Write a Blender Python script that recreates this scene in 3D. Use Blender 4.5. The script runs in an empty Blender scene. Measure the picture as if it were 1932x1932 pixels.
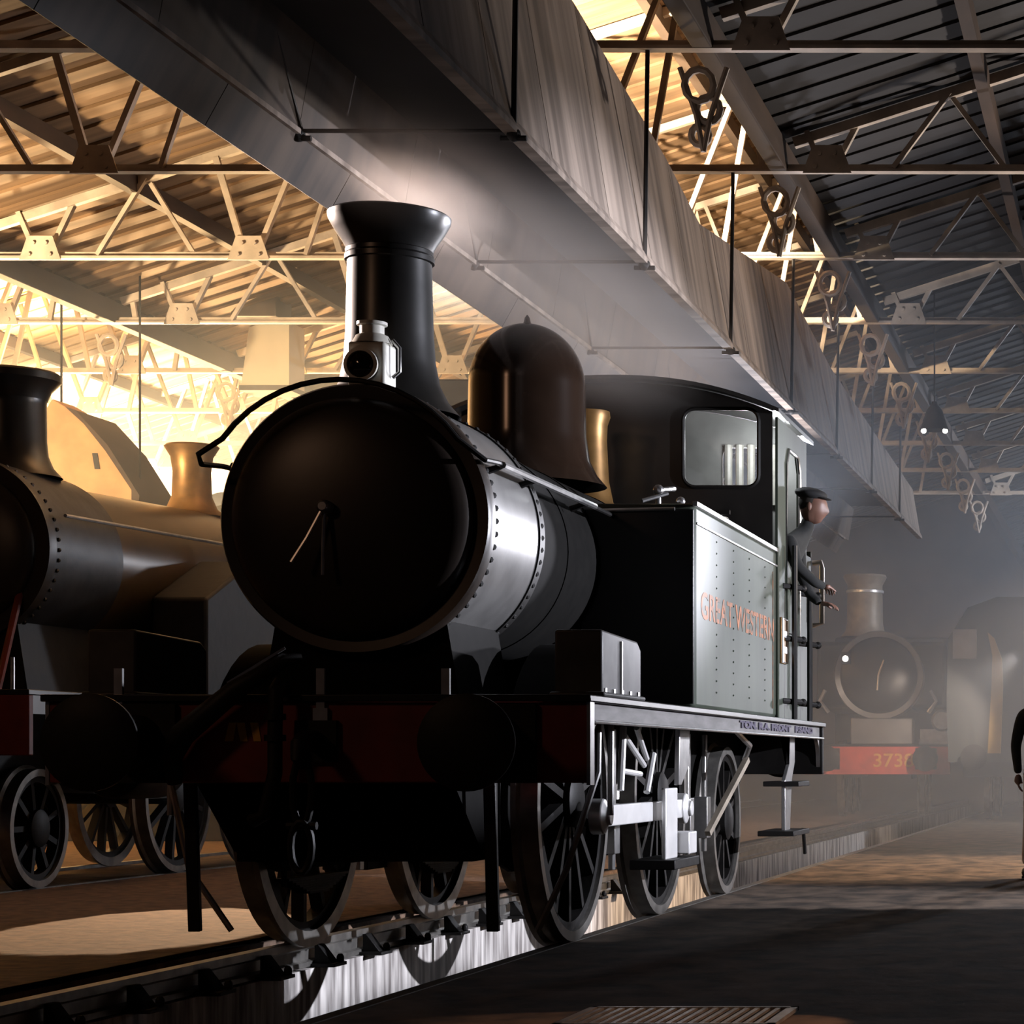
import bpy, math, random
from mathutils import Vector, Matrix
random.seed(7)
PI = math.pi
scene = bpy.context.scene
C = scene.collection

# ------------------------------------------------------------------ camera
cam_d = bpy.data.cameras.new('camera'); cam = bpy.data.objects.new('camera', cam_d); C.objects.link(cam)
cam.location = (0, 0, 1.0)
cam.rotation_euler = (PI/2, 0, 0)
cam_d.sensor_width = 36.0
cam_d.lens = 36.0*4233/1932
cam_d.shift_x = -(2160-966)/1932
cam_d.shift_y = (1438-966)/1932
cam_d.clip_end = 400
scene.camera = cam
# ------------------------------------------------------------------ world, exposure
w = bpy.data.worlds.new('night'); scene.world = w; w.use_nodes = True
w.node_tree.nodes['Background'].inputs[0].default_value = (0.30, 0.34, 0.45, 1)
w.node_tree.nodes['Background'].inputs[1].default_value = 0.012
scene.view_settings.view_transform = 'Standard'
scene.view_settings.look = 'None'
scene.view_settings.gamma = 1.0
scene.view_settings.exposure = 0.0
scene.view_settings.use_curve_mapping = False
scene.cycles.volume_bounces = 1
scene.cycles.max_bounces = 4
scene.cycles.volume_step_rate = 4.0
scene.cycles.volume_max_steps = 96
scene.cycles.sample_clamp_indirect = 4.0

# ------------------------------------------------------------------ lamps
def aim(o, tgt):
    o.rotation_euler = (Vector(tgt)-o.location).to_track_quat('-Z', 'Y').to_euler()
def lamp(name, kind, loc, tgt, power, col, size=0.3, angle=60, blend=0.4):
    d = bpy.data.lights.new(name, kind); o = bpy.data.objects.new(name, d); C.objects.link(o)
    o.location = loc; d.energy = power; d.color = col
    if kind == 'SPOT':
        d.spot_size = math.radians(angle); d.spot_blend = blend; d.shadow_soft_size = size
    elif kind == 'AREA':
        d.shape = 'DISK'; d.size = size
    else:
        d.shadow_soft_size = size
    if tgt is not None: aim(o, tgt)
    return o
WARM = (1.0, 0.62, 0.32); COOL = (0.86, 0.88, 1.0); PALE = (1.0, 0.90, 0.80)
lamp('flood_right', 'SPOT', (6.0, 14.9, 2.9), (-3.6, 14.6, 0.9), 8000, COOL, 0.06, 52, 0.35)
lamp('smokebox_fill_spot', 'SPOT', (5.0, 27.5, 3.4), (-3.42, 11.8, 2.3), 15000, COOL, 0.45, 5.4, 0.4)  # added narrow fill, only to brighten the smokebox wrapper
lamp('cap_fill_spot', 'SPOT', (5.0, 27.5, 3.4), (-3.62, 11.8, 3.78), 9000, COOL, 0.3, 2.6, 0.5)  # added tiny fill for the bright spot under the chimney cap
lamp('flood_behind_engine', 'SPOT', (1.5, 34.0, 2.3), (-3.4, 16.0, 1.6), 800, COOL, 0.15, 34, 0.5)
lamp('lamp_behind_bunker', 'SPOT', (-3.75, 21.6, 3.0), (-3.95, 21.25, 4.0), 420, (0.90, 0.90, 1.0), 0.15, 160, 0.3)
lamp('trough_fill_spot', 'SPOT', (3.2, 21.0, 3.0), (-3.5, 17.0, 5.4), 1700, (1.0, 0.88, 0.80), 0.2, 54, 0.5)  # added fill to brighten the outer trough board
lamp('beam_fill_spot', 'SPOT', (-1.9, 33.5, 2.6), (-4.6, 40.2, 1.0), 1600, (1.0, 0.85, 0.75), 0.1, 28, 0.5)  # added fill that brightens the far buffer beam
lamp('flood_warm_left', 'SPOT', (-14.4, 31.0, 3.0), (-13.6, 28.0, 7.8), 17000, (1.0, 0.66, 0.32), 0.35, 132, 0.4)
lamp('flood_far_wall', 'SPOT', (-17.0, 33.0, 4.4), (-17.4, 38.0, 5.3), 12000, (1.0, 0.80, 0.55), 0.4, 120, 0.5)
lamp('flood_roof', 'SPOT', (-6.6, 19.0, 4.9), (-4.7, 22.6, 8.8), 15000, (1.0, 0.80, 0.56), 0.2, 84, 0.5)
lamp('flood_floor_right', 'SPOT', (1.5, 22.0, 4.0), (-1.7, 21.8, 0.0), 3400, (1.0, 0.74, 0.52), 0.2, 62, 0.5)
lamp('flood_left_floor', 'SPOT', (-7.6, 21.0, 3.4), (-6.15, 14.0, 0.0), 4200, (1.0, 0.66, 0.40), 0.02, 11.5, 0.08)
lamp('grating_fill_spot', 'SPOT', (1.6, 8.6, 1.6), (-1.82, 8.75, 0.0), 420, (1.0, 0.55, 0.33), 0.02, 11, 0.2)  # added unseen spot, lights only the floor grating
lamp('flood_chimney', 'SPOT', (-10.2, 15.2, 4.45), (-4.1, 11.8, 3.6), 9000, (1.0, 0.78, 0.68), 0.35, 17, 0.5)
lamp('flood_truss_left', 'SPOT', (-12.6, 18.0, 3.4), (-11.4, 23.5, 7.0), 3600, (1.0, 0.74, 0.44), 0.2, 110, 0.5)
lamp('dim_front_lamp', 'AREA', (-9.5, 3.0, 6.5), (-4.2, 11.0, 2.4), 38, (1.0, 0.55, 0.32), 1.2)
lamp('cab_fill', 'POINT', (-3.05, 17.75, 3.50), None, 14, (0.92, 0.96, 1.0), 0.08)  # added fill inside the cab to brighten rear sheet and bars
lamp('far_haze_lamp', 'POINT', (2.6, 38.0, 5.4), None, 1900, (0.76, 0.84, 1.0), 0.4)

# ------------------------------------------------------------------ materials
def mat(name, col, rough=0.5, metal=0.0, var=0.25, scale=6.0, col2=None, bump=0.0, stretch=(1,1,1), spec=0.5, emit=None, contrast=(0.35,0.65)):
    m = bpy.data.materials.new(name); m.use_nodes = True
    nt = m.node_tree; b = nt.nodes['Principled BSDF']
    b.inputs['Roughness'].default_value = rough; b.inputs['Metallic'].default_value = metal
    b.inputs['Specular IOR Level'].default_value = spec
    tc = nt.nodes.new('ShaderNodeTexCoord'); mp = nt.nodes.new('ShaderNodeMapping'); mp.inputs['Scale'].default_value = stretch
    nz = nt.nodes.new('ShaderNodeTexNoise'); nz.inputs['Scale'].default_value = scale; nz.inputs['Detail'].default_value = 5
    rp = nt.nodes.new('ShaderNodeValToRGB')
    c2 = col2 or tuple(c*(1-var) for c in col)
    rp.color_ramp.elements[0].position, rp.color_ramp.elements[1].position = contrast
    rp.color_ramp.elements[0].color = (*c2, 1); rp.color_ramp.elements[1].color = (*col, 1)
    nt.links.new(tc.outputs['Object'], mp.inputs['Vector']); nt.links.new(mp.outputs[0], nz.inputs['Vector'])
    nt.links.new(nz.outputs['Fac'], rp.inputs[0]); nt.links.new(rp.outputs[0], b.inputs['Base Color'])
    if bump:
        bp = nt.nodes.new('ShaderNodeBump'); bp.inputs['Strength'].default_value = bump; bp.inputs['Distance'].default_value = 0.02
        nt.links.new(nz.outputs['Fac'], bp.inputs['Height']); nt.links.new(bp.outputs[0], b.inputs['Normal'])
    if emit:
        b.inputs['Emission Color'].default_value = (*emit[0], 1); b.inputs['Emission Strength'].default_value = emit[1]
    return m
M = {}
M['black'] = mat('black_enamel', (0.012, 0.011, 0.010), 0.32, 0, 0.4, 5, bump=0.05)
M['soot'] = mat('sooty_black_iron', (0.008, 0.0068, 0.006), 0.55, 0, 0.5, 9, bump=0.15, spec=0.3)
M['door'] = mat('smokebox_black', (0.022, 0.015, 0.011), 0.36, 0.0, 0.3, 4, bump=0.04)
M['wrap'] = mat('worn_smokebox_steel', (0.20, 0.195, 0.19), 0.30, 0.45, 0.25, 5, bump=0.05)
M['green'] = mat('dull_green_paint', (0.045, 0.055, 0.040), 0.48, 0.0, 0.35, 3.0, bump=0.06, spec=0.3, stretch=(1, 1, 0.35))
M['red'] = mat('buffer_red', (0.20, 0.012, 0.008), 0.5, 0, 0.4, 4)
M['red_lit'] = mat('lit_buffer_red', (0.60, 0.07, 0.035), 0.5, 0, 0.3, 4)  # buffer red brightened in colour so the far beam looks lit
M['sandbox'] = mat('grey_worn_box', (0.05, 0.047, 0.045), 0.5, 0.1, 0.4, 9)
M['lampblack'] = mat('matt_lamp_black', (0.005, 0.0045, 0.004), 0.85, 0, 0.4, 9, spec=0.12)
M['steel'] = mat('bare_steel', (0.62, 0.61, 0.60), 0.3, 0.9, 0.25, 10)
M['rim'] = mat('wheel_rim_steel', (0.42, 0.40, 0.37), 0.32, 0.8, 0.4, 8)
M['rod'] = mat('bright_rod_steel', (0.85, 0.84, 0.83), 0.32, 0.5, 0.1, 8)
M['brass'] = mat('tarnished_brass', (0.26, 0.14, 0.045), 0.42, 0.6, 0.4, 6)
M['boiler_brown'] = mat('brown_boiler_paint', (0.10, 0.062, 0.03), 0.3, 0.1, 0.3, 3)
M['tan'] = mat('tan_rod', (0.34, 0.29, 0.23), 0.5, 0.2, 0.3, 8)
M['valance'] = mat('grimy_valance', (0.10, 0.095, 0.095), 0.45, 0.1, 0.6, 7, stretch=(1, .5, 3), spec=.4)
M['copper'] = mat('brown_dome_lacquer', (0.026, 0.015, 0.010), 0.16, 0.2, 0.3, 3)
M['white'] = mat('white_lamp_enamel', (0.62, 0.60, 0.53), 0.4, 0, 0.25, 12)
M['letter'] = mat('orange_lettering', (0.34, 0.12, 0.05), 0.6, 0, 0.6, 14, col2=(0.10, 0.07, 0.05), contrast=(0.4, 0.58))
M['yellow'] = mat('yellow_numerals', (0.72, 0.38, 0.05), 0.5, 0, 0.2, 8)
M['cream'] = mat('cream_cab_paint', (0.36, 0.36, 0.34), 0.5, 0, 0.2, 5)
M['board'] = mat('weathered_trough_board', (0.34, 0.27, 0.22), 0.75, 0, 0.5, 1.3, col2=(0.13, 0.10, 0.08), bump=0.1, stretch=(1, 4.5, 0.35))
M['board_in'] = mat('shaded_inner_board', (0.10, 0.072, 0.054), 0.75, 0, 0.5, 1.2, col2=(0.04, 0.032, 0.028), bump=0.05, stretch=(1, 3.0, 0.3))  # inner trough boards; their shade is put into the darker colour
M['soffit_board'] = mat('sooty_shaded_soffit', (0.030, 0.029, 0.030), 0.8, 0, 0.6, 0.5, col2=(0.006, 0.006, 0.006))  # sooty soffit boards, with shade also put into the near-black colour
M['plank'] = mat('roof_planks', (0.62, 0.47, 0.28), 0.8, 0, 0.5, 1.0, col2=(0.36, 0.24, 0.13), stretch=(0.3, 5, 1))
M['plank_brown'] = mat('brown_roof_planks', (0.26, 0.16, 0.085), 0.8, 0, 0.5, 1.0, col2=(0.12, 0.07, 0.035), stretch=(0.3, 5, 1))  # darker brown copy of the roof planks, dimness put into the colour
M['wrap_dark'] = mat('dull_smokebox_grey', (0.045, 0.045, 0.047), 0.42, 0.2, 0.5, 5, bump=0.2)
M['plank_dark'] = mat('shaded_roof_planks', (0.026, 0.024, 0.024), 0.8, 0, 0.5, 1.0, col2=(0.02, 0.018, 0.018), stretch=(0.3, 5, 1))  # darkest copy of the roof planks; the unlit bay's shade is painted in
M['timber'] = mat('brown_timber', (0.07, 0.042, 0.026), 0.8, 0, 0.5, 3, stretch=(1, .3, 1))
M['truss'] = mat('truss_paint', (0.60, 0.50, 0.40), 0.6, 0, 0.4, 4)
M['iron'] = mat('dark_hanger_iron', (0.02, 0.017, 0.015), 0.6, 0.3, 0.4, 9)
M['floor'] = mat('gritty_shed_floor', (0.12, 0.085, 0.06), 0.92, 0, 0.5, 2.6, col2=(0.035, 0.027, 0.021), bump=0.6, stretch=(1.6, 1.0, 1), spec=0.15)
M['floor_l'] = mat('ash_floor', (0.20, 0.125, 0.08), 0.9, 0, 0.4, 9, col2=(0.09, 0.06, 0.04), bump=0.5)
M['pit'] = mat('streaked_pit_concrete', (0.72, 0.68, 0.64), 0.7, 0, 0.5, 4, col2=(0.16, 0.14, 0.13), stretch=(1, 3.2, 0.4), bump=0.2)
M['brick'] = mat('far_brick', (0.16, 0.10, 0.085), 0.9, 0, 0.4, 1.5)
M['wall_l'] = mat('limewashed_wall', (0.80, 0.70, 0.52), 0.9, 0, 0.2, 1.5)
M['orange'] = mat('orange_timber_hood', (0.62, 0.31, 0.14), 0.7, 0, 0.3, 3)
M['skin'] = mat('skin', (0.17, 0.085, 0.06), 0.5, 0, 0.1, 8)
M['cloth'] = mat('dark_work_jacket', (0.009, 0.0095, 0.009), 0.9, 0, 0.3, 20)
M['cap'] = mat('black_cap_cloth', (0.012, 0.012, 0.013), 0.8, 0, 0.3, 20)
M['pale_cloth'] = mat('pale_trousers', (0.55, 0.48, 0.46), 0.9, 0, 0.2, 20)
M['shoe'] = mat('dark_boots', (0.02, 0.015, 0.012), 0.5, 0, 0.3, 20)
M['hair'] = mat('dark_hair', (0.02, 0.014, 0.01), 0.7, 0, 0.3, 30)
M['coach'] = mat('dark_green_coach_paint', (0.012, 0.018, 0.016), 0.4, 0, 0.3, 3)
M['ochre'] = mat('ochre_door_panel', (0.42, 0.27, 0.05), 0.5, 0, 0.3, 3)
M['lens'] = mat('dark_lens', (0.01, 0.008, 0.008), 0.08, 0, 0.1, 3)
M['bulb'] = mat('lit_bulb', (1, .95, .85), 0.4, emit=((1, 0.95, 0.88), 6.0))
M['stencil'] = mat('dark_stencil', (0.05, 0.04, 0.07), 0.6)
g = bpy.data.materials.new('window_glass'); g.use_nodes = True; nt = g.node_tree; nt.nodes.clear()
o_ = nt.nodes.new('ShaderNodeOutputMaterial'); mx = nt.nodes.new('ShaderNodeMixShader'); tr = nt.nodes.new('ShaderNodeBsdfTransparent'); gl = nt.nodes.new('ShaderNodeBsdfGlossy')
mx.inputs[0].default_value = 0.08; gl.inputs['Roughness'].default_value = 0.05
nt.links.new(tr.outputs[0], mx.inputs[1]); nt.links.new(gl.outputs[0], mx.inputs[2]); nt.links.new(mx.outputs[0], o_.inputs[0]); M['glass'] = g

# ------------------------------------------------------------------ mesh helpers
class MB:
    def __init__(s): s.v = []; s.f = []
    def add(s, vs, fs):
        n = len(s.v); s.v += [tuple(v) for v in vs]; s.f += [tuple(i+n for i in f) for f in fs]; return s
    def box(s, x0, x1, y0, y1, z0, z1):
        vs = [(x, y, z) for x in (x0, x1) for y in (y0, y1) for z in (z0, z1)]
        return s.add(vs, [(0,1,3,2),(4,6,7,5),(0,4,5,1),(2,3,7,6),(0,2,6,4),(1,5,7,3)])
    def prism(s, pts, axis, a, b):
        def P(p, t):
            return {'x': (t, p[0], p[1]), 'y': (p[0], t, p[1]), 'z': (p[0], p[1], t)}[axis]
        n = len(pts)
        return s.add([P(p, a) for p in pts]+[P(p, b) for p in pts],
                     [tuple(range(n-1, -1, -1)), tuple(range(n, 2*n))]+[(i, (i+1) % n, n+(i+1) % n, n+i) for i in range(n)])
    def lathe(s, prof, origin=(0,0,0), axis='z', n=40, caps=True):
        # prof: list of (radius, height)
        ox, oy, oz = origin; vs = []
        for r, h in prof:
            for k in range(n):
                a = 2*PI*k/n; c, d = r*math.cos(a), r*math.sin(a)
                vs.append({'z': (ox+c, oy+d, oz+h), 'y': (ox+c, oy+h, oz+d), 'x': (ox+h, oy+c, oz+d)}[axis])
        fs = []
        for j in range(len(prof)-1):
            for k in range(n):
                a, b = j*n+k, j*n+(k+1) % n
                fs.append((a, b, b+n, a+n))
        if caps:
            fs.append(tuple(range(n-1, -1, -1))); m = (len(prof)-1)*n; fs.append(tuple(range(m, m+n)))
        return s.add(vs, fs)
    def tube(s, pts, r, n=8, closed=False):
        pts = [Vector(p) for p in pts]; m = len(pts); rs = r if isinstance(r, (list, tuple)) else [r]*m
        vs = []; up = None
        for i, p in enumerate(pts):
            if closed: t = (pts[(i+1) % m]-pts[i-1]).normalized()
            else: t = (pts[min(i+1, m-1)]-pts[max(i-1, 0)]).normalized()
            if up is None: up = Vector((0, 0, 1)) if abs(t.z) < 0.9 else Vector((1, 0, 0))
            u = t.cross(up).normalized(); v = u.cross(t).normalized(); up = v
            for k in range(n):
                a = 2*PI*k/n; vs.append(p+u*math.cos(a)*rs[i]+v*math.sin(a)*rs[i])
        fs = []
        for i in range(m if closed else m-1):
            for k in range(n):
                a, b = i*n+k, i*n+(k+1) % n; c, d = ((i+1) % m)*n+(k+1) % n, ((i+1) % m)*n+k
                fs.append((a, b, c, d))
        if not closed: fs += [tuple(range(n-1, -1, -1)), tuple(range((m-1)*n, m*n))]
        return s.add(vs, fs)
    def bar(s, p, q, w, h, up=(0, 0, 1)):
        p, q = Vector(p), Vector(q); t = (q-p).normalized(); up = Vector(up)
        if abs(t.dot(up)) > 0.95: up = Vector((0, 1, 0))
        u = t.cross(up).normalized(); v = u.cross(t).normalized()
        vs = [e+u*a*w/2+v*b*h/2 for e in (p, q) for a, b in ((-1,-1),(1,-1),(1,1),(-1,1))]
        return s.add(vs, [(3,2,1,0),(4,5,6,7),(0,1,5,4),(1,2,6,5),(2,3,7,6),(3,0,4,7)])
    def ball(s, c, r, n=16, m=10, sq=(1,1,1)):
        vs = []
        for j in range(m+1):
            ph = PI*j/m
            for k in range(n):
                a = 2*PI*k/n
                vs.append((c[0]+r*sq[0]*math.sin(ph)*math.cos(a), c[1]+r*sq[1]*math.sin(ph)*math.sin(a), c[2]+r*sq[2]*math.cos(ph)))
        return s.add(vs, [(j*n+k, (j+1)*n+k, (j+1)*n+(k+1) % n, j*n+(k+1) % n) for j in range(m) for k in range(n)])
    def build(s, name, m, parent=None, smooth=True, bevel=0, kind=None, label=None):
        me = bpy.data.meshes.new(name); me.from_pydata(s.v, [], s.f); me.validate(); me.update()
        import bmesh
        b = bmesh.new(); b.from_mesh(me); bmesh.ops.recalc_face_normals(b, faces=b.faces); b.to_mesh(me); b.free()
        if smooth:
            me.polygons.foreach_set('use_smooth', [True]*len(me.polygons)); me.set_sharp_from_angle(angle=math.radians(38))
        me.materials.append(M[m] if isinstance(m, str) else m)
        o = bpy.data.objects.new(name, me); C.objects.link(o)
        if parent: o.parent = parent
        if bevel:
            bv = o.modifiers.new('bevel', 'BEVEL'); bv.width = bevel; bv.segments = 2; bv.limit_method = 'ANGLE'
        if kind: o['kind'] = kind
        if label: o['label'] = label
        return o
def tag(o, label=None, cat=None, group=None, kind=None):
    if label: o['label'] = label
    if cat: o['category'] = cat
    if group: o['group'] = group
    if kind: o['kind'] = kind
    return o
def thing(name, loc, label, cat, group=None, rz=0):
    o = bpy.data.objects.new(name, None); C.objects.link(o); o.location = loc; o.rotation_euler = (0, 0, rz); o.empty_display_size = 0.2
    return tag(o, label, cat, group)
def copy_tree(o, parent=None):
    c = o.copy(); C.objects.link(c)
    if parent is not None: c.parent = parent
    for ch in list(o.children): copy_tree(ch, c)
    return c
def text_mesh(name, body, size, m, parent, loc, rot, extrude=0.004, sx=1.0, shear=0):
    cu = bpy.data.curves.new(name, 'FONT'); cu.body = body; cu.size = size; cu.extrude = extrude; cu.align_x = 'CENTER'; cu.align_y = 'CENTER'; cu.shear = shear
    cu.offset = 0.004
    t = bpy.data.objects.new(name, cu); C.objects.link(t)
    bpy.context.view_layer.update()
    me = bpy.data.meshes.new_from_object(t.evaluated_get(bpy.context.evaluated_depsgraph_get()))
    bpy.data.objects.remove(t)
    o = bpy.data.objects.new(name, me); C.objects.link(o); me.materials.clear(); me.materials.append(M[m])
    me.transform(Matrix.Diagonal((sx, 1, 1, 1)))
    me.transform(Matrix.Translation(loc) @ rot.to_4x4())
    o.parent = parent; return o
def arc(cx, cz, r, a0, a1, n, y):
    return [(cx+r*math.cos(a0+(a1-a0)*i/n), y, cz+r*math.sin(a0+(a1-a0)*i/n)) for i in range(n+1)]

# ================================================================== THE SHED
# floors: rail tops are z = 0
def struct(mb, name, m, **k): return tag(mb.build(name, m, **k), kind='structure')
def grid_floor(x0, x1, y0, y1, z, amp, nx, ny, depth=0.3):
    mb = MB(); vs = []; fs = []
    for j in range(ny+1):
        for i in range(nx+1):
            e = 0 if i in (0, nx) or j in (0, ny) else 1
            vs.append((x0+(x1-x0)*i/nx, y0+(y1-y0)*j/ny, z-e*amp*random.random()))
    for j in range(ny):
        for i in range(nx):
            a = j*(nx+1)+i; fs.append((a, a+1, a+nx+2, a+nx+1))
    mb.add(vs, fs); mb.box(x0, x1, y0, y1, z-depth, z-amp-0.02)
    return mb
struct(grid_floor(-3.185, 7.0, 1.0, 60, -0.004, 0.014, 60, 200), 'floor', 'floor', smooth=True)
struct(grid_floor(-8.75, -5.07, 1.0, 60, -0.004, 0.012, 30, 200), 'floor', 'floor_l', smooth=True)
struct(MB().box(-24, -8.95, 1, 60, -0.3, -0.03), 'floor', 'floor_l')
struct(MB().box(-8.95, -8.75, 1, 60, -0.3, -0.10), 'floor', 'floor_l')
pit = MB()
pit.box(-5.07, -4.665, 1, 60, -1.2, -0.155)      # far pit wall carrying the left rail
pit.box(-3.27, -3.185, 1, 60, -1.2, -0.155)
pit.box(-5.07, -3.185, 1, 60, -1.35, -1.15)
struct(pit, 'trim_1', 'pit')
def rail(x, y0, y1, label):
    # bullhead section
    prof = [(-.035, 0), (.035, 0), (.036, -.04), (.010, -.055), (.010, -.11), (.035, -.12), (.035, -.148), (-.035, -.148), (-.035, -.12), (-.010, -.11), (-.010, -.055), (-.036, -.04)]
    r = MB().prism([(x+a, b) for a, b in prof], 'y', y0, y1).build('rail', 'rim', smooth=False)
    return tag(r, label, 'rail')
rail(-3.222, 1, 60, 'steel rail flush with the dark floor on the right side of the pit')
rail(-4.728, 1, 60, 'steel rail carried on iron chairs on the far wall of the pit')
rail(-8.84, 1, 60, 'right hand rail beneath the engine at the left edge')
rail(-10.275, 1, 60, 'left hand rail beneath the engine at the left edge')
def chair_mb():
    m = MB(); m.box(-.17, .17, -.10, .10, -.155, -.135)
    for sx in (-1, 1):
        m.prism([(sx*.038, -.135), (sx*.14, -.135), (sx*.06, -.03), (sx*.038, -.03)], 'y', -.05, .05)
        m.lathe([(.022, 0), (.022, .03), (.012, .045)], (sx*.145, .06, -.135), n=8)
    return m
ch0 = None
for i in range(16):
    y = 9.6+i*0.78
    if ch0 is None:
        ch0 = chair_mb().build('rail_chair', 'soot', bevel=.004); o = ch0
    else:
        o = ch0.copy(); C.objects.link(o)
    o.location = (-4.728, y, 0)
    tag(o, 'cast iron chair bolted to the pit wall holding the rail', 'rail chair', 'rail chairs along the pit wall')
# walls
struct(MB().box(-24, 7, 60, 60.4, -0.3, 10), 'wall_back', 'brick')
struct(MB().box(-24.4, -24, 1, 60, -0.3, 10), 'wall_left', 'brick')
struct(MB().box(7, 7.4, 1, 60, -0.3, 10), 'wall_right', 'brick')
wl = MB().box(-24, -11.6, 38, 38.3, -0.03, 6.0)
struct(wl, 'wall_back', 'wall_l')

struct(MB().box(-24, -8.0, 29.2, 29.35, -.03, 3.05), 'wall_left', 'soot', smooth=False)  # dark partition added to keep the warm light off the floor in front
# roof bays: boarded undersides rising to the right
PITCH = 0.32; BAYW = 8.4
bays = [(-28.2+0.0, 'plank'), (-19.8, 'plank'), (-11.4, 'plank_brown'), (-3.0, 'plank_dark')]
ZLOW = 6.1
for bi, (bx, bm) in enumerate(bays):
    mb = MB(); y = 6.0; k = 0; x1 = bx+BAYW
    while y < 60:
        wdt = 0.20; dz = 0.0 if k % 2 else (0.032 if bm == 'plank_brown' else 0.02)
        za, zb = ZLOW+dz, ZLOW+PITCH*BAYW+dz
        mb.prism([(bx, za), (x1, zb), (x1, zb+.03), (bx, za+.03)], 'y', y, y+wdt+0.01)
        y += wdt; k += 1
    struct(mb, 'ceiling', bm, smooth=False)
    struct(MB().box(bx-.07, bx+.07, 6, 60, ZLOW-.26, ZLOW-.02), 'trim_%d' % (bi+2), 'timber', bevel=.01)
    struct(MB().box(x1-.16, x1-.10, 6, 60, ZLOW+.0, ZLOW+PITCH*BAYW), 'trim_%d' % (bi+12), 'timber')
    for q in range(1, 5):
        px = bx+BAYW*q/5; pz = ZLOW+PITCH*BAYW*q/5
        struct(MB().box(px-.05, px+.05, 6, 60, pz-.17, pz-.01), 'trim_%d' % (20+bi*5+q), 'timber')

# unseen low stepped wall, added outside the frame to shade the near floor
struct(MB().prism([(3.0, 0), (15.1, 0), (15.1, 1.96), (14.15, 1.96), (14.15, 2.2), (3.0, 2.2)], 'x', 3.0, 3.22), 'wall_right', 'brick', bevel=.01)
# trusses
ZC = 5.85; Y1T = 15.25; DY = 3.165
truss_names = ['nearest roof truss, its tie crossing at the top right over the smoke trough', 'second nearest roof truss, crossing the lit planks at the top', 'third roof truss, its pale tie behind the chimney top',
               'fourth roof truss, its tie level with the middle of the chimney', 'fifth roof truss, its tie level with the dome top', 'sixth roof truss, hazy, its tie just above the cab roof line',
               'seventh roof truss, faint in the haze behind the cab', 'eighth roof truss, faint in the haze', 'farthest roof truss, almost lost in the haze']
def roof_z(x):
    for bx, _ in bays:
        if bx <= x < bx+BAYW: return ZLOW+PITCH*(x-bx)
    return ZLOW
gus0 = None
for ti in range(9):
    Y = Y1T+DY*ti
    t = thing('roof_truss', (0, Y, 0), truss_names[ti], 'roof truss')
    c = MB(); c.box(-22, 6.8, -.05, .05, ZC-.012, ZC+.012); c.box(-22, 6.8, -.008, .008, ZC-.01, ZC+.055)
    c.build('bottom_chord', 'truss', t, smooth=False)
    for bx, _ in bays[1:]:
        x1 = min(bx+BAYW-.2, 6.6)
        MB().bar((bx+.12, 0, ZLOW-.02), (x1, 0, ZLOW+PITCH*(x1-bx)-.06), .07, .08).build('rafter', 'truss', t, smooth=False)
    nx = -20.6
    while nx < 5:
        for s in (-1, 1):
            dx = s*.42; zt = roof_z(nx+dx*2)-.1
            h = zt-ZC; ex = nx+s*.42*h if abs(s*.42*h) < 1.4 else nx+s*1.4
            zt = roof_z(ex)-.08
            MB().bar((nx+s*.05, s*.02, ZC+.03), (ex, s*.02, zt), .06, .045).build('brace', 'truss', t, smooth=False)
        if ti > 0:
            xm = nx+1.0; zt = roof_z(xm)-.06
            for s in (-1, 1):
                MB().bar((xm, s*.03, zt), (xm+s*.46, s*.03, ZC+.02), .05, .04).build('brace', 'truss', t, smooth=False)
        gp = MB().prism([(nx-.2, ZC-.03), (nx+.2, ZC-.03), (nx+.12, ZC+.2), (nx-.12, ZC+.2)], 'y', -.06, -.045)
        for ax, az in ((-.1, .02), (.1, .02), (-.06, .13), (.06, .13)):
            gp.lathe([(.018, 0), (.018, .02)], (nx+ax, -.08, ZC+az), 'y', 8)
        gp.build('gusset_plate', 'truss', t, smooth=False)
        nx += 2.0
    for bx in (-19.8, -11.4, -3.0):   # scrolled iron hangers under each valley beam
        b = MB()
        for q, zz in enumerate((ZLOW-.50, ZLOW-.66, ZLOW-.83)):
            r0 = (.10, .08, .06)[q]
            b.tube([(bx+r0*math.cos(a)+(.03 if q % 2 else -.03), .02*q, zz+r0*1.1*math.sin(a)) for a in [2*PI*i/12 for i in range(12)]], .026, 6, closed=True)
        b.tube([(bx-.16, 0, ZLOW-.38), (bx-.05, 0, ZLOW-.7), (bx, 0, ZLOW-.95)], .02, 6); b.tube([(bx+.16, 0, ZLOW-.38), (bx+.05, 0, ZLOW-.7), (bx, 0, ZLOW-.95)], .02, 6)
        b.build('scroll_bracket', 'truss', t)

# smoke trough over the tank engine (cross-section leans in to the top)
tr_ = thing('smoke_trough', (0, 0, 0), 'long timber smoke trough hung from the roof over the tank engine', 'smoke trough')
TY0, TY1 = 6.0, 34.0
def strip(mb, a, b, th, y0, y1):
    a, b = Vector(a), Vector(b); n = Vector((-(b-a).y, (b-a).x)).normalized()*th
    return mb.prism([tuple(a), tuple(b), tuple(b+n), tuple(a+n)], 'y', y0, y1)
A_, B_, C_, D_ = (-4.676, 4.166), (-4.546, 4.40), (-4.462, 4.882), (-3.40, 4.40)
ys = [TY0+i*1.72 for i in range(17)]+[TY1]
for i in range(len(ys)-1):
    a, b = ys[i], ys[i+1]
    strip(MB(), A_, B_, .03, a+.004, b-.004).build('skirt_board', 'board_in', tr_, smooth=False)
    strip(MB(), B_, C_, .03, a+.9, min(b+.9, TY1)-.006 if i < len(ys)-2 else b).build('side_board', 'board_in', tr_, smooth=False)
MB().box(-4.50, -3.53, TY0, TY1, 4.882, 4.92).build('soffit', 'soffit_board', tr_, smooth=False)
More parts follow.
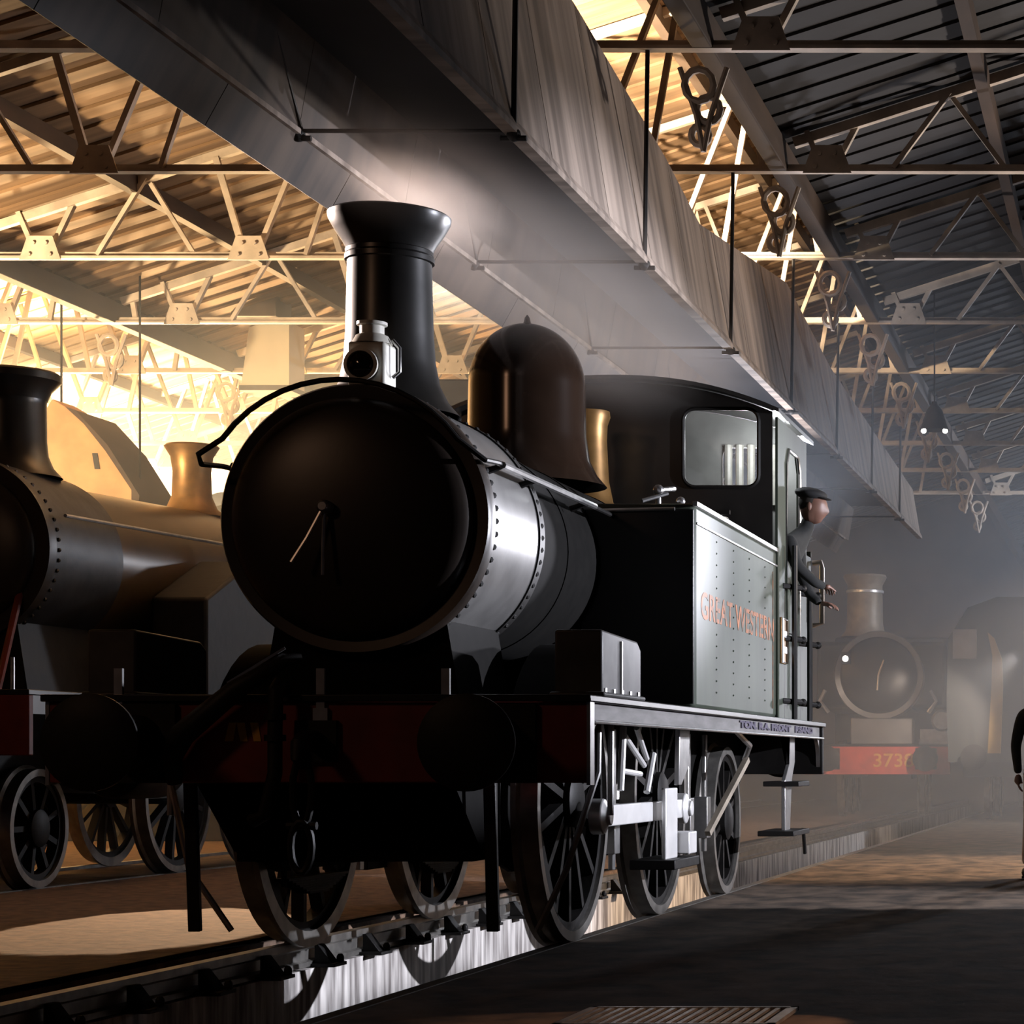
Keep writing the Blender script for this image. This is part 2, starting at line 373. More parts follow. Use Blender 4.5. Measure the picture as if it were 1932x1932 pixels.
MB().box(-4.56, -4.535, TY0, TY1, 4.375, 4.405).build('left_ledge', 'board', tr_, smooth=False)
MB().prism([(-3.45, 4.385), (-3.375, 4.385), (-3.375, 4.42), (-3.40, 4.47), (-3.45, 4.47)], 'y', TY0, TY1).build('right_ledge', 'board', tr_, smooth=False)
def u_at(y):
    P = [(6, 1.5), (14.28, 1.40), (16.8, 1.08), (17.84, .85), (22.8, 1.44), (25.5, 1.06), (34, .7)]
    for (a, ua), (b, ub) in zip(P, P[1:]):
        if a <= y <= b: return ua+(ub-ua)*(y-a)/(b-a)
    return .7
yb = [6, 7.6, 9.2, 10.6, 11.75, 12.9, 14.28, 15.5, 16.8, 17.84, 19.3, 21.0, 22.8, 24.1, 25.5, 27.2, 29, 31, 34]
for a, b in zip(yb, yb[1:]):
    a2, b2 = a+.006, b-.006
    vs = []
    for y in (a2, b2):
        u = u_at(y)
        for (dx, uu) in ((0, 0), (.166*u, u)):
            vs += [(-3.40-dx, y, 4.43+uu), (-3.43-dx, y, 4.43+uu)]
    # order: y a:0 low out,1 low in,2 up out,3 up in ; y b:4..7
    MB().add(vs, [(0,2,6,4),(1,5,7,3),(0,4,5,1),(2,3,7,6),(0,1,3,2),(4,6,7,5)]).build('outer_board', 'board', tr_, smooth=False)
for y in [8.92+DY*i for i in range(8)]:
    MB().tube([(-4.54, y, 4.40), (-3.40, y, 4.40)], .012, 6).build('tie_rod', 'iron', tr_)
    for x in (-4.56, -3.40):
        MB().tube([(x, y, 4.36), (x+(.0 if x < -4 else .02), y, ZC)], .016, 6).build('hanger_rod', 'iron', tr_)
        m = MB(); m.ball((x, y, 4.38), .04, 8, 6); m.tube([(x-.07, y, 4.36), (x+.07, y, 4.36)], .016, 6)
        m.build('hanger_bracket', 'iron', tr_)
    MB().tube([(-4.54, y, 4.40), (-4.48, y-.6, 4.85)], .010, 6).build('stay_rod', 'iron', tr_)

# ================================================================== LOCOMOTIVES
def wheel_parts(root, x, y, r, side, nsp, name='wheel', rodpin=None):
    """outer face towards side*x"""
    w = MB()
    s = side
    prof = [(r+.028, 0), (r+.028, -.03), (r, -.045), (r-.004, -.135), (r-.06, -.135), (r-.065, -.02), (r-.06, 0)]
    prof = [(a, -s*(-1)*b*1.0) for a, b in prof]
    # x increases outwards when s=+1
    prof = [(a, (b if s < 0 else -b)*(1 if s > 0 else 1)) for a, b in [(p[0], p[1]) for p in prof]]
    w = MB(); x_in = x-s*.082
    pr = [(r+.028, 0), (r+.028, .03), (r, .045), (r-.004, .135), (r-.06, .135), (r-.06, 0)]
    w.lathe([(a, s*b) for a, b in pr]+[(pr[0][0], 0)], (x_in, y, r), 'x', 56, caps=False)
    tyre = w.build('tyre', 'rim', root)
    w = MB(); w.lathe([(r-.06, s*.03), (r-.06, s*.11), (r-.11, s*.11), (r-.11, s*.03), (r-.06, s*.03)], (x_in, y, r), 'x', 48, caps=False)
    w.lathe([(.001, s*.0), (.15, 0), (.15, s*.14), (.11, s*.16), (.001, s*.16)], (x_in, y, r), 'x', 24)
    for k in range(nsp):
        a = 2*PI*(k+.5)/nsp
        w.bar((x_in+s*.07, y+.1*math.cos(a), r+.1*math.sin(a)), (x_in+s*.07, y+(r-.09)*math.cos(a), r+(r-.09)*math.sin(a)), .045, .07, up=(1, 0, 0))
    if rodpin:
        a0 = math.radians(215)
        w.prism([(y+(r-.10)*math.cos(a0+t), r+(r-.10)*math.sin(a0+t)) for t in [-.55+i*.11 for i in range(11)]], 'x', x_in+s*.03, x_in+s*.11)
    wc = w.build('wheel_centre', 'soot', root)
    return tyre, wc

def buffers(root, yb, z, dirn, mhead='soot'):
    for sx in (-.864, .864):
        b = MB(); b.box(sx-.19, sx+.19, yb, yb+dirn*.03, z-.19, z+.19)
        b.lathe([(.15, 0), (.13, dirn*.05), (.115, dirn*.3), (.075, dirn*.3), (.055, dirn*.31), (.055, dirn*.46)], (sx, yb, z), 'y', 28)
        bo = b.build('buffer', 'soot', root)
        h = MB().lathe([(.05, dirn*.45), (.16, dirn*.47), (.225, dirn*.485), (.225, dirn*.50), (.17, dirn*.525), (.09, dirn*.535), (.001, dirn*.538)], (sx, yb, z), 'y', 40)
        h.build('buffer_head', mhead, bo)

# ---------------------------------------------------------------- tank engine in front
L1 = (-3.975, 10.78, 0)
e = thing('tank_engine', L1, 'black steam tank engine with a tall chimney and dome, standing over the pit', 'steam engine')
MB().box(-1.3, 1.3, 0, .07, .90, 1.29).build('buffer_beam', 'red', e, bevel=.008)
MB().prism([(-1.32, 1.29), (1.32, 1.29), (1.32, 1.325), (-1.32, 1.325)], 'y', -.03, 7.9).build('running_plate', 'black', e, bevel=.006)
for s in (-1, 1):
    v = MB(); v.box(s*1.27-.012, s*1.27+.012, .07, 7.88, 1.19, 1.29)
    v.prism([(s*1.25, 1.19), (s*1.31, 1.19), (s*1.31, 1.205), (s*1.25, 1.205)], 'y', .07, 7.88)
    v.build('valance', 'valance' if s > 0 else 'black', e, bevel=.003)
    MB().tube([(s*1.305, .1, 1.196), (s*1.305, 7.86, 1.196)], .008, 6).build('valance_lip', 'steel', e)
    # curved end drop of the valance
    q = [(0.07+.0, .90)]+[(.12+.2*(1-math.cos(a)), 1.0+.2*math.sin(a)) for a in [PI/2*i/6 for i in range(7)]]+[(.07, 1.21)]
    MB().prism(q, 'x', s*1.25, s*1.28).build('valance_end', 'black', e)
    q2 = [(7.86-a_, b_) for a_, b_ in [(p[0]-.07, p[1]) for p in q]]
    MB().prism(q2, 'x', s*1.25, s*1.28).build('valance_end', 'steel', e)
    # edge angle showing on the beam side
    MB().box(s*1.30-.006, s*1.30+.012, -.005, .075, .89, 1.29).build('beam_edge', 'steel', e)
text_mesh('plate_lettering', 'TON. R.A. FRONT   P.SAND', .062, 'stencil', e, (1.285, 5.75, 1.25), Matrix.Rotation(PI/2, 3, 'Z') @ Matrix.Rotation(PI/2, 3, 'X'), sx=4.3)
buffers(e, 0, 1.09, -1)
# painted number left of the hook
n = MB()
for k in range(3):
    x = -.435+k*.065
    n.prism([(x, 1.10), (x+.035, 1.10), (x+.02, 1.19), (x-.018, 1.19)] if k != 0 else [(x-.01, 1.10), (x+.03, 1.10), (x+.045, 1.19), (x+.01, 1.19)], 'y', -.004, 0)
n.build('painted_number', 'yellow', e, smooth=False, label='faded yellow numerals')
hk = MB(); hk.box(-.10, .10, -.03, 0, 1.0, 1.2); hk.tube([(0, 0, 1.1), (0, -.16, 1.11), (0, -.24, 1.08), (0, -.26, 1.02), (0, -.2, .98)], [.05, .045, .04, .03, .02], 10)
hk.build('coupling_hook', 'soot', e)
lk = MB(); lk.tube([(.03*math.cos(a)*1.5, -.2-.02*0, .86+.16*math.sin(a)) for a in [2*PI*i/14 for i in range(14)]], .018, 8, closed=True)
lk.tube([(-.07, -.2, .70), (.07, -.2, .70)], .02, 8); lk.tube([(0.05*math.cos(a), -.21, .60+.12*math.sin(a)) for a in [2*PI*i/14 for i in range(14)]], .018, 8, closed=True)
lk.build('coupling_links', 'soot', e)
h = MB(); h.tube([(-.15, .05, 1.30), (-.15, -.08, 1.38), (-.15, -.13, 1.34), (-.15, -.14, 1.15), (-.15, -.14, .95), (-.19, -.16, .75), (-.26, -.14, .72)], .035, 10)
h.lathe([(.05, 0), (.05, .03)], (-.15, -.14, 1.1), n=12); h.lathe([(.05, 0), (.05, .03)], (-.15, -.14, 1.2), n=12)
h.build('vacuum_hose', 'soot', e)
h = MB(); h.tube([(-.07, -.02, 1.50), (-.13, -.06, 1.49), (-.35, -.12, 1.34), (-.60, -.12, 1.13), (-.66, -.1, 1.02), (-.66, -.06, .9)], [.02, .035, .05, .06, .05, .035], 10)
h.build('heating_hose', 'soot', e); 
MB().bar((-.13, -.07, 1.545), (-.38, -.13, 1.375), .012, .012).build('hose_strip', 'steel', e)
for x in (-.95, 0.02, .62):
    m = MB(); m.box(x-.02, x+.02, -.02, 0, 1.2, 1.45); m.box(x-.035, x+.035, -.022, -.004, 1.2, 1.26); m.build('lamp_iron', 'steel', e)
# frames, cylinders, axles
for s in (-1, 1):
    f = MB(); f.prism([(.07, 1.28), (.07, .92), (.55, .55), (1.1, .42), (7.2, .42), (7.8, .85), (7.8, 1.28)], 'x', s*.60, s*.625); f.build('frame_plate', 'lampblack', e)
    g_ = MB(); g_.bar((s*.74, .30, .92), (s*.74, .36, .16), .06, .035, up=(0, 1, 0)); g_.build('guard_iron', 'soot', e, bevel=.004)
cy = MB(); cy.box(-.59, .59, .5, 1.2, .5, 1.1)
for s in (-1, 1): cy.lathe([(.24, 0), (.24, -.06), (.1, -.08), (.001, -.08)], (s*.3, .5, .8), 'y', 24)
cy.build('cylinder_block', 'lampblack', e)
AX = [(1.72, .787, 14), (3.95, .787, 14), (6.28, .56, 10)]
for y, r, nsp in AX:
    MB().tube([(-.68, y, r), (.68, y, r)], .085, 14).build('axle', 'soot', e)
    for s in (-1, 1): wheel_parts(e, s*.75, y, r, s, nsp, rodpin=(r > .7))
for s in (-1, 1):
    zr = .787-.09
    r_ = MB(); r_.bar((s*.93, 1.72, zr), (s*.93, 3.95, zr), .05, .12)
    for y in (1.72, 3.95): r_.lathe([(.10, 0), (.10, s*.07), (.05, s*.09), (.05, s*.11)], (s*.895, y, zr), 'x', 20)
    r_.build('coupling_rod', 'rod', e, bevel=.006)
    # brake hangers and blocks
    for y, r in ((2.72, .787), (4.95, .787), (5.55, .56)):
        b = MB(); b.bar((s*.76, y+.05, 1.2), (s*.76, y+.03, .35), .03, .07, up=(0, 1, 0)); b.box(s*.76-.05, s*.76+.05, y-.10, y+.03, .45, .75)
        b.build('brake_hanger', 'steel', e, bevel=.005)
    for y, r in ((1.72, .787), (3.95, .787)):
        sp = MB()
        for k in range(7): sp.box(s*.66-.04, s*.66+.04, y-.45+k*.05, y+.45-k*.05, .36-k*.014+.0, .373-k*.014)
        sp.tube([(s*.66, y-.42, .33), (s*.66, y-.42, .62)], .016, 8); sp.tube([(s*.66, y+.42, .33), (s*.66, y+.42, .62)], .016, 8)
        sp.build('leaf_spring', 'soot', e)
    # sanding pipes
    MB().tube([(s*1.12, .95, 1.28), (s*1.12, .93, .95), (s*.98, .85, .45), (s*.80, .95, .12)], .017, 8).build('sand_pipe', 'steel', e)
    MB().tube([(s*1.16, 1.05, 1.28), (s*1.16, 1.04, .72)], .017, 8).build('sand_pipe', 'steel', e)
    MB().tube([(s*1.10, 5.0, 1.22), (s*1.10, 5.55, 1.12), (s*1.05, 5.62, 1.02)], .02, 8).build('drain_pipe', 'steel', e)
    MB().bar((s*1.07, 5.6, 1.02), (s*.92, 4.9, .50), .04, .04).build('drain_pipe', 'tan', e)
    # splasher brackets, linkage behind front wheel
    br = MB(); br.prism([(2.95, 1.2), (3.25, 1.2), (3.23, .98), (3.0, .86), (2.92, .86)], 'x', s*1.10, s*1.13)
    br.build('step_bracket', 'steel', e, bevel=.004)
    lk = MB()
    lk.tube([(s*1.0, 2.02, 1.2), (s*1.0, 1.95, .84)], .02, 8); lk.tube([(s*1.0, 2.05, 1.15), (s*1.0, 2.55, .98)], .017, 8)
    lk.tube([(s*1.0, 2.35, 1.2), (s*1.0, 2.62, 1.02)], .017, 8); lk.tube([(s*1.0, 2.8, 1.05), (s*1.0, 2.62, .82)], .02, 8); lk.tube([(s*1.0, 2.0, .95), (s*1.0, 2.45, .93)], .017, 8)
    lk.build('linkage', 'rod', e)
    # front step hung below the plate: upright and tread
    st = MB(); st.box(s*1.02-.015, s*1.02+.015, 3.0, 3.34, .40, .84); st.box(s*1.0-.08, s*1.0+.10, 3.38, 3.62, .42, .56)
    st.build('foot_step', 'rod', e, bevel=.008)
    bs = MB(); bs.box(s*.94-.12, s*.94+.16, 2.95, 3.7, .34, .40); bs.build('step_tread', 'soot', e, bevel=.006)
    # cab steps at the rear
    cs = MB(); cs.prism([(6.65, 1.2), (6.95, 1.2), (6.92, .98), (6.72, .86), (6.72, .42), (6.95, .42), (7.05, .86), (7.2, 1.0), (7.2, 1.2)], 'x', s*1.14, s*1.17)
    cs.build('cab_step_plate', 'steel', e, bevel=.004)
    for z in (.46, .84):
        MB().box(s*1.0, s*1.28, 6.45 if z < .5 else 6.7, 7.25, z-.03, z+.01).build('cab_step', 'soot', e, bevel=.005)
    MB().tube([(s*1.22, 7.25, .46), (s*1.22, 7.33, .42), (s*1.22, 7.4, .26)], .015, 6).build('guard_iron', 'soot', e)
# sandbox on the front of the plate
for s in (-1, 1):
    sb = MB(); sb.prism([(.37, 1.325), (1.22, 1.325), (1.22, 1.60), (1.14, 1.64), (.37, 1.66)], 'x', s*1.04, s*1.28)
    sb.box(s*1.02, s*1.30, .34, 1.25, 1.325, 1.35)
    b = sb.build('sand_box', 'sandbox', e, bevel=.012)
    l_ = MB(); l_.box(s*1.278, s*1.29, .74, .76, 1.35, 1.62)
    for k in range(5): l_.lathe([(.016, 0), (.016, .02)], (s*1.275, .42+k*.18, 1.35), n=8)
    l_.build('sandbox_bolts', 'steel', b)
# smokebox saddle, smokebox, boiler
SZ = 2.226
MB().prism([(-.5, 1.32), (.5, 1.32), (.42, 1.8), (-.42, 1.8)], 'y', .6, 1.5).build('saddle', 'lampblack', e)
for s in (-1, 1): MB().prism([(1.72+.87*math.cos(a), .787+.87*math.sin(a)) for a in [PI*(.22+.56*i/12) for i in range(13)]], 'x', s*.64, s*.92).build('splasher', 'lampblack', e)
sm = MB(); sm.lathe([(.655, .55), (.668, .56), (.668, 1.55), (.62, 1.56)], (0, 0, SZ), 'y', 96); sm.build('smokebox', 'wrap', e)
fr = MB(); fr.lathe([(.60, .52), (.672, .51), (.684, .53), (.684, .60), (.66, .61)], (0, 0, SZ), 'y', 96, caps=False); 
fr.lathe([(.001, .525), (.61, .525)], (0, 0, SZ), 'y', 96, caps=False); fr.build('smokebox_ring', 'door', e)
rv = MB()
for yy, rr in ((.64, .672), (1.50, .672)):
    for k in range(64):
        a = 2*PI*k/64; c = (rr*math.cos(a), yy, SZ+rr*math.sin(a))
        rv.ball(c, .017, 6, 4)
rv.build('rivet_ring', 'soot', e)
bk = MB(); bk.lathe([(.670, 1.46), (.678, 1.46), (.678, 1.555), (.670, 1.555)], (0, 0, SZ), 'y', 96, caps=False); bk.build('rear_band', 'soot', e)
dr = MB(); R0 = .605; prof = [(R0, .535), (R0+.005, .50)]
for i in range(1, 15):
    a = i/14*PI/2; prof.append((R0*math.cos(a)+.0001, .50-.13*math.sin(a)))
dr.lathe(prof, (-.01, 0, SZ), 'y', 96); door = dr.build('smokebox_door', 'door', e)
hd = MB(); hd.lathe([(.035, .38), (.035, .32), (.02, .30), (.001, .30)], (-.09, 0, SZ+.04), 'y', 16)
hd.build('door_dart', 'steel', door)
MB().tube([(-.09, .325, SZ+.04), (-.165, .30, SZ-.12), (-.235, .285, SZ-.24)], .010, 8).build('door_handle', 'steel', door)
MB().tube([(-.09, .34, SZ+.04), (-.09, .32, SZ-.14), (-.09, .315, SZ-.30)], .010, 8).build('door_handle', 'steel', door)
hr = [(-.69, 4.6, 2.52), (-.69, 1.5, 2.52), (-.70, .6, 2.50), (-.71, .36, 2.48), (-.70, .30, 2.52)]
hr += [(.70*math.cos(a)*1.0, .30, SZ+(.665)*math.sin(a)) for a in [PI*(154-i*8)/180 for i in range(1, 16)]]
hr += [(.70, .36, 2.50), (.69, .6, 2.52), (.69, 1.5, 2.52), (.69, 4.6, 2.52)]
MB().tube(hr, .014, 8).build('handrail', 'soot', e)
MB().tube([(.70, .66, 2.515), (.695, 2.6, 2.525)], .019, 8).build('bright_handrail', 'steel', e)
for y in (.7, 1.3, 2.4):
    for s in (-1, 1): MB().tube([(s*.60, y, SZ+.26), (s*.70, y, 2.52)], [.02, .014], 8).build('handrail_knob', 'soot', e)
bl = MB(); bl.lathe([(.60, 1.55), (.61, 1.56), (.61, 6.1), (.60, 6.1)], (0, 0, SZ), 'y', 72)
for y in (2.3, 3.05, 4.4, 5.1): bl.lathe([(.61, y), (.616, y), (.616, y+.06), (.61, y+.06)], (0, 0, SZ), 'y', 72, caps=False)
bl.build('boiler', 'lampblack', e)
# chimney (lathe, flared base and cap)
CZ = SZ+.60
ch = MB(); prof = [(.36, 0), (.30, .07), (.255, .16), (.232, .28), (.222, .42), (.216, .66), (.213, .80), (.216, .835), (.222, .84), (.222, .86), (.218, .865), (.235, .90), (.275, .96), (.308, 1.02), (.312, 1.045), (.300, 1.055), (.25, 1.03), (.18, .98), (.17, .3)]
chy = 1.03
ch.lathe(prof, (0, chy, CZ), 'z', 64, caps=False); chm = ch.build('chimney', 'black', e)
rg = MB(); rg.lathe([(.216, .80), (.226, .805), (.226, .83), (.216, .835)], (0, chy, CZ), 'z', 64, caps=False); rg.build('chimney_band', 'black', chm)
# saddle flange for chimney
# dome
dm = MB(); DR = .365; prof = [(.50, -.02), (.44, .05), (.395, .14), (DR+.005, .30), (DR, .62)]
for i in range(1, 17):
    a = i/16*PI/2; prof.append((max(DR*math.cos(a), .001), .62+.40*math.sin(a)))
dm.lathe(prof, (0, 3.66, 2.80), 'z', 72, caps=False)
dome = dm.build('dome', 'copper', e)
MB().lathe([(.04, 0), (.022, .02), (.016, .05), (.001, .07)], (0, 3.66, 3.81), 'z', 16).build('dome_finial', 'copper', dome)
# safety valve bonnet
sv = MB(); sv.lathe([(.24, 0), (.17, .1), (.14, .25), (.125, .55), (.13, .66), (.15, .72), (.145, .76), (.09, .76)], (-.08, 5.6, 2.80), 'z', 40, caps=False); sv.build('safety_valve_cover', 'brass', e)
# side tanks
for s in (-1, 1):
    t = MB(); t.box(min(s*.56, s*1.2), max(s*.56, s*1.2), 3.07, 6.12, 1.325, 2.6); tk = t.build('side_tank', 'green' if s > 0 else 'black', e, bevel=.035)
    MB().box(min(s*.5, s*1.19), max(s*.5, s*1.19), 3.055, 3.072, 1.36, 2.56).build('tank_front_sheet', 'black', e, bevel=.004)
    bd = MB(); bd.box(s*1.2-.015, s*1.2+.015, 3.06, 6.12, 2.58, 2.61); bd.box(s*1.2-.006, s*1.2+.008, 3.1, 7.82, 2.47, 2.485)
    bd.build('tank_beading', 'steel', e, bevel=.003)
    rv = MB()
    for yy in (3.75, 4.35, 4.95, 5.6):
        for k in range(14): rv.ball((s*1.20, yy, 1.45+k*.075), .007, 6, 4)
    rv.build('tank_rivets', 'green' if s > 0 else 'black', tk)
    fl = MB(); fl.lathe([(.17, 0), (.17, .10), (.19, .11), (.19, .14), (.1, .18), (.001, .19)], (s*.82, 5.2, 2.6), n=28); fl.bar((s*.82-.2, 5.2, 2.78), (s*.82+.2, 5.2, 2.78), .03, .03)
    fl.build('tank_filler', 'black', e)
    cl = MB(); cl.tube([(s*.9, 3.4, 2.6), (s*.9, 3.4, 2.72), (s*.98, 3.5, 2.74)], .018, 8); cl.ball((s*.9, 3.4, 2.72), .035, 8, 6); cl.ball((s*1.02, 3.5, 2.66), .03, 8, 6); cl.tube([(s*.82, 3.3, 2.64), (s*.96, 3.4, 2.7)], .013, 8)
    cl.build('clack_valve', 'steel', e)
    MB().tube([(s*.62, 3.04, 2.55), (s*1.08, 3.04, 2.56)], .012, 8).build('front_handrail', 'steel', e)
text_mesh('tank_lettering', 'GREAT WESTERN', .235, 'letter', e, (1.2, 4.62, 1.975), Matrix.Rotation(PI/2, 3, 'Z') @ Matrix.Rotation(PI/2, 3, 'X'), sx=1.5, extrude=.002)
# panel lining on the tank
ln = MB(); 
ln.box(1.2, 1.204, 5.94, 5.95, 1.40, 2.42)
ln.build('tank_lining', 'letter', e)
# cab: front sheet with two round-cornered windows, sides with cut-outs, arched roof
def rrect(x0, x1, z0, z1, r, n=5, cut=None):
    pts = []
    for cx, cz, a0 in ((x1-r, z1-r, 0), (x0+r, z1-r, PI/2), (x0+r, z0+r, PI), (x1-r, z0+r, 1.5*PI)):
        pts += [(cx+r*math.cos(a0+PI/2*i/n), cz+r*math.sin(a0+PI/2*i/n)) for i in range(n+1)]
    return pts
def sheet_with_holes(outer, holes, axis, a, b, name, m, parent):
    """flat sheet with holes cut by filling the curve"""
    cu = bpy.data.curves.new(name, 'CURVE'); cu.dimensions = '2D'; cu.fill_mode = 'BOTH'; cu.extrude = abs(b-a)/2
    for poly in [outer]+holes:
        sp = cu.splines.new('POLY'); sp.points.add(len(poly)-1); sp.use_cyclic_u = True
        for p, (x, z) in zip(sp.points, poly): p.co = (x, z, 0, 1)
    t = bpy.data.objects.new(name, cu); C.objects.link(t); bpy.context.view_layer.update()
    me = bpy.data.meshes.new_from_object(t.evaluated_get(bpy.context.evaluated_depsgraph_get())); bpy.data.objects.remove(t)
    if axis == 'y': me.transform(Matrix.Translation((0, (a+b)/2, 0)) @ Matrix.Rotation(PI/2, 4, 'X'))
    else: me.transform(Matrix.Translation(((a+b)/2, 0, 0)) @ Matrix.Rotation(PI/2, 4, 'Z') @ Matrix.Rotation(PI/2, 4, 'X'))
    me.materials.clear(); me.materials.append(M[m]); o = bpy.data.objects.new(name, me); C.objects.link(o); o.parent = parent; return o
def roofz(x): return 3.88-.24*(abs(x)/1.22)**2.2
top = [(x, roofz(x)-.02) for x in [1.17-i*.13 for i in range(19)]]
outer = [(-1.17, 2.6), (1.17, 2.6)]+top
win = [rrect(.50, 1.07, 3.07, 3.66, .09), rrect(-1.07, -.50, 3.07, 3.66, .09)]
cf = sheet_with_holes(outer, win, 'y', 6.11, 6.13, 'cab_front', 'black', e)
for s in (-1, 1):
    fm = MB(); rr = rrect(.50, 1.07, 3.07, 3.66, .09)
    fm.tube([(s*a, 6.105, b) for a, b in rr], .016, 6, closed=True); fm.build('window_frame', 'black', cf)
    MB().prism([(s*.49, 3.06), (s*1.08, 3.06), (s*1.08, 3.6), (s*.9, 3.67), (s*.49, 3.67)], 'y', 6.118, 6.122).build('window_pane', 'glass', cf)
# rear cab sheet, cream inside, with barred windows
cr = sheet_with_holes([(-1.17, 2.6), (1.17, 2.6)]+top, [rrect(.55, 1.02, 3.10, 3.55, .07), rrect(-1.02, -.55, 3.10, 3.55, .07)], 'y', 7.42, 7.44, 'cab_rear', 'cream', e)
for s in (-1, 1):
    for k in range(5):
        MB().tube([(s*(.60+k*.092), 7.40, 3.08), (s*(.60+k*.092), 7.40, 3.57)], .032, 8).build('window_bar', 'white', cr)
rf = MB()
N = 24
for i in range(N):
    xa, xb = -1.24+2.48*i/N, -1.24+2.48*(i+1)/N
    rf.prism([(xa, roofz(xa)-.015), (xb, roofz(xb)-.015), (xb, roofz(xb)+.015), (xa, roofz(xa)+.015)], 'y', 5.98, 7.75)
rf.build('cab_roof', 'black', e)
rv = MB(); rv.box(-.28, .05, 6.4, 6.9, 3.88, 3.93); rv.build('roof_ventilator', 'black', e, bevel=.01)
for s in (-1, 1):
    cut = [(6.50, 2.0), (7.15, 2.0), (7.15, 3.30), (7.05, 3.42), (6.60, 3.42), (6.50, 3.30)]
    side = sheet_with_holes([(6.12, 1.33), (7.55, 1.33), (7.55, 3.60), (6.12, 3.60)], [cut], 'x', s*1.19, s*1.21, 'cab_side', 'green' if s > 0 else 'black', e)
    b = MB(); b.tube([(s*1.215, a, c) for a, c in cut], .014, 6, closed=True); b.build('cutout_beading', 'steel', side)
    MB().box(s*1.20-.01, s*1.20+.01, 6.50, 7.15, 1.33, 2.58).build('cab_door', 'green', side, label='lower half door')
    p = MB(); p.box(s*1.20, s*1.225, 6.22, 6.46, 1.75, 2.10); pl = p.build('number_plate', 'brass', e, bevel=.004)
    p = MB(); p.tube([(s*1.228, a, c) for a, c in ((6.23, 1.76), (6.45, 1.76), (6.45, 2.09), (6.23, 2.09))], .012, 6, closed=True); p.box(s*1.224, s*1.234, 6.27, 6.41, 1.83, 1.88); p.box(s*1.224, s*1.234, 6.27, 6.41, 1.95, 2.0)
    p.build('plate_border', 'rod', pl)
    # handrails at the doorway: dark uprights with stub arms
    for y, z1 in ((6.42, 2.66), (7.2, 2.52)):
        hp = MB(); hp.tube([(s*1.29, y, 1.33), (s*1.29, y, z1)], .022, 8)
        for z in (1.47, 1.95, 2.35): hp.tube([(s*1.2, y-.05, z), (s*1.34, y+.10, z-.01)], .022, 8); hp.ball((s*1.34, y+.10, z-.01), .03, 8, 6)
        hp.build('door_handrail', 'soot', e)
    MB().tube([(s*1.24, 6.75, 1.45), (s*1.24, 6.75, 2.45)], .018, 8).build('bright_handrail', 'steel', e)
    MB().tube([(s*1.2, 7.95, 2.66), (s*1.27, 7.95, 2.67), (s*1.28, 7.95, 2.62), (s*1.28, 7.95, 2.16), (s*1.2, 7.95, 2.14)], .022, 8).build('bunker_handrail', 'rod', e)
# bunker
bu = MB(); bu.box(-1.2, 1.2, 7.05, 7.07, 1.33, 2.6); bu.box(-1.2, 1.2, 7.86, 7.88, 1.33, 2.75); bu.box(-1.2, -1.18, 7.55, 7.88, 1.33, 2.7); bu.box(1.18, 1.2, 7.55, 7.88, 1.33, 2.7)
bu.build('bunker', 'green', e, bevel=.005)
MB().box(-1.18, 1.18, 6.13, 7.86, 1.34, 1.40).build('cab_floor', 'soot', e)
bh = MB(); bh.box(-.9, .9, 6.14, 6.2, 1.4, 2.6); bh.lathe([(.1, 6.14), (.1, 6.3)], (.2, 0, 2.3), 'y', 20); bh.lathe([(.07, 6.14), (.07, 6.28)], (-.2, 0, 2.75), 'y', 20); bh.build('backhead', 'soot', e)
MB().tube([(-.5, 6.35, 2.85), (.95, 6.35, 2.82)], .02, 8).build('regulator_handle', 'steel', e)
MB().box(-1.3, 1.3, 7.83, 7.9, .90, 1.29).build('rear_beam', 'soot', e, bevel=.008)
rb = MB()
for sx in (-.864, .864): rb.lathe([(.15, 0), (.115, .3), (.055, .31), (.055, .46), (.22, .48), (.22, .5), (.001, .53)], (sx, 7.9, 1.09), 'y', 28)
rb_l = MB().lathe([(.15, 0), (.115, .3), (.055, .31), (.055, .46), (.22, .48), (.22, .5), (.001, .53)], (-.864, 7.9, 1.09), 'y', 28).build('rear_buffer', 'soot', e)
rb_r = MB().lathe([(.15, 0), (.115, .3), (.055, .31), (.055, .46), (.22, .48), (.22, .5), (.001, .53)], (.864, 7.9, 1.09), 'y', 28).build('rear_buffer', 'soot', e)

# white headlamp resting on its iron in front of the chimney
hl = thing('headlamp', (-3.975+.055, 10.78+.60, 2.90), 'white oil headlamp with a round dark lens in front of the chimney', 'lamp')
MB().box(-.095, .095, -.09, .09, 0, .22).build('lamp_body', 'white', hl, bevel=.015)
MB().lathe([(.10, .22), (.08, .26), (.06, .27), (.06, .31), (.075, .315), (.075, .33), (.001, .335)], n=24).build('lamp_top', 'white', hl)
l2 = MB().lathe([(.085, -.092), (.085, -.115), (.068, -.118), (.066, -.10)], (-.02, 0, .10), 'y', 28, caps=False).build('lens_rim', 'white', hl)
MB().lathe([(.066, -.10), (.05, -.118), (.025, -.128), (.001, -.13)], (-.02, 0, .10), 'y', 28, caps=False).build('lens', 'lens', hl)
MB().tube([(.105, 0, .05), (.14, 0, .08), (.14, 0, .2), (.105, 0, .24)], .01, 8).build('lamp_handle', 'steel', hl)
MB().box(-.02, .02, .09, .13, -.02, .2).build('lamp_socket', 'white', hl)

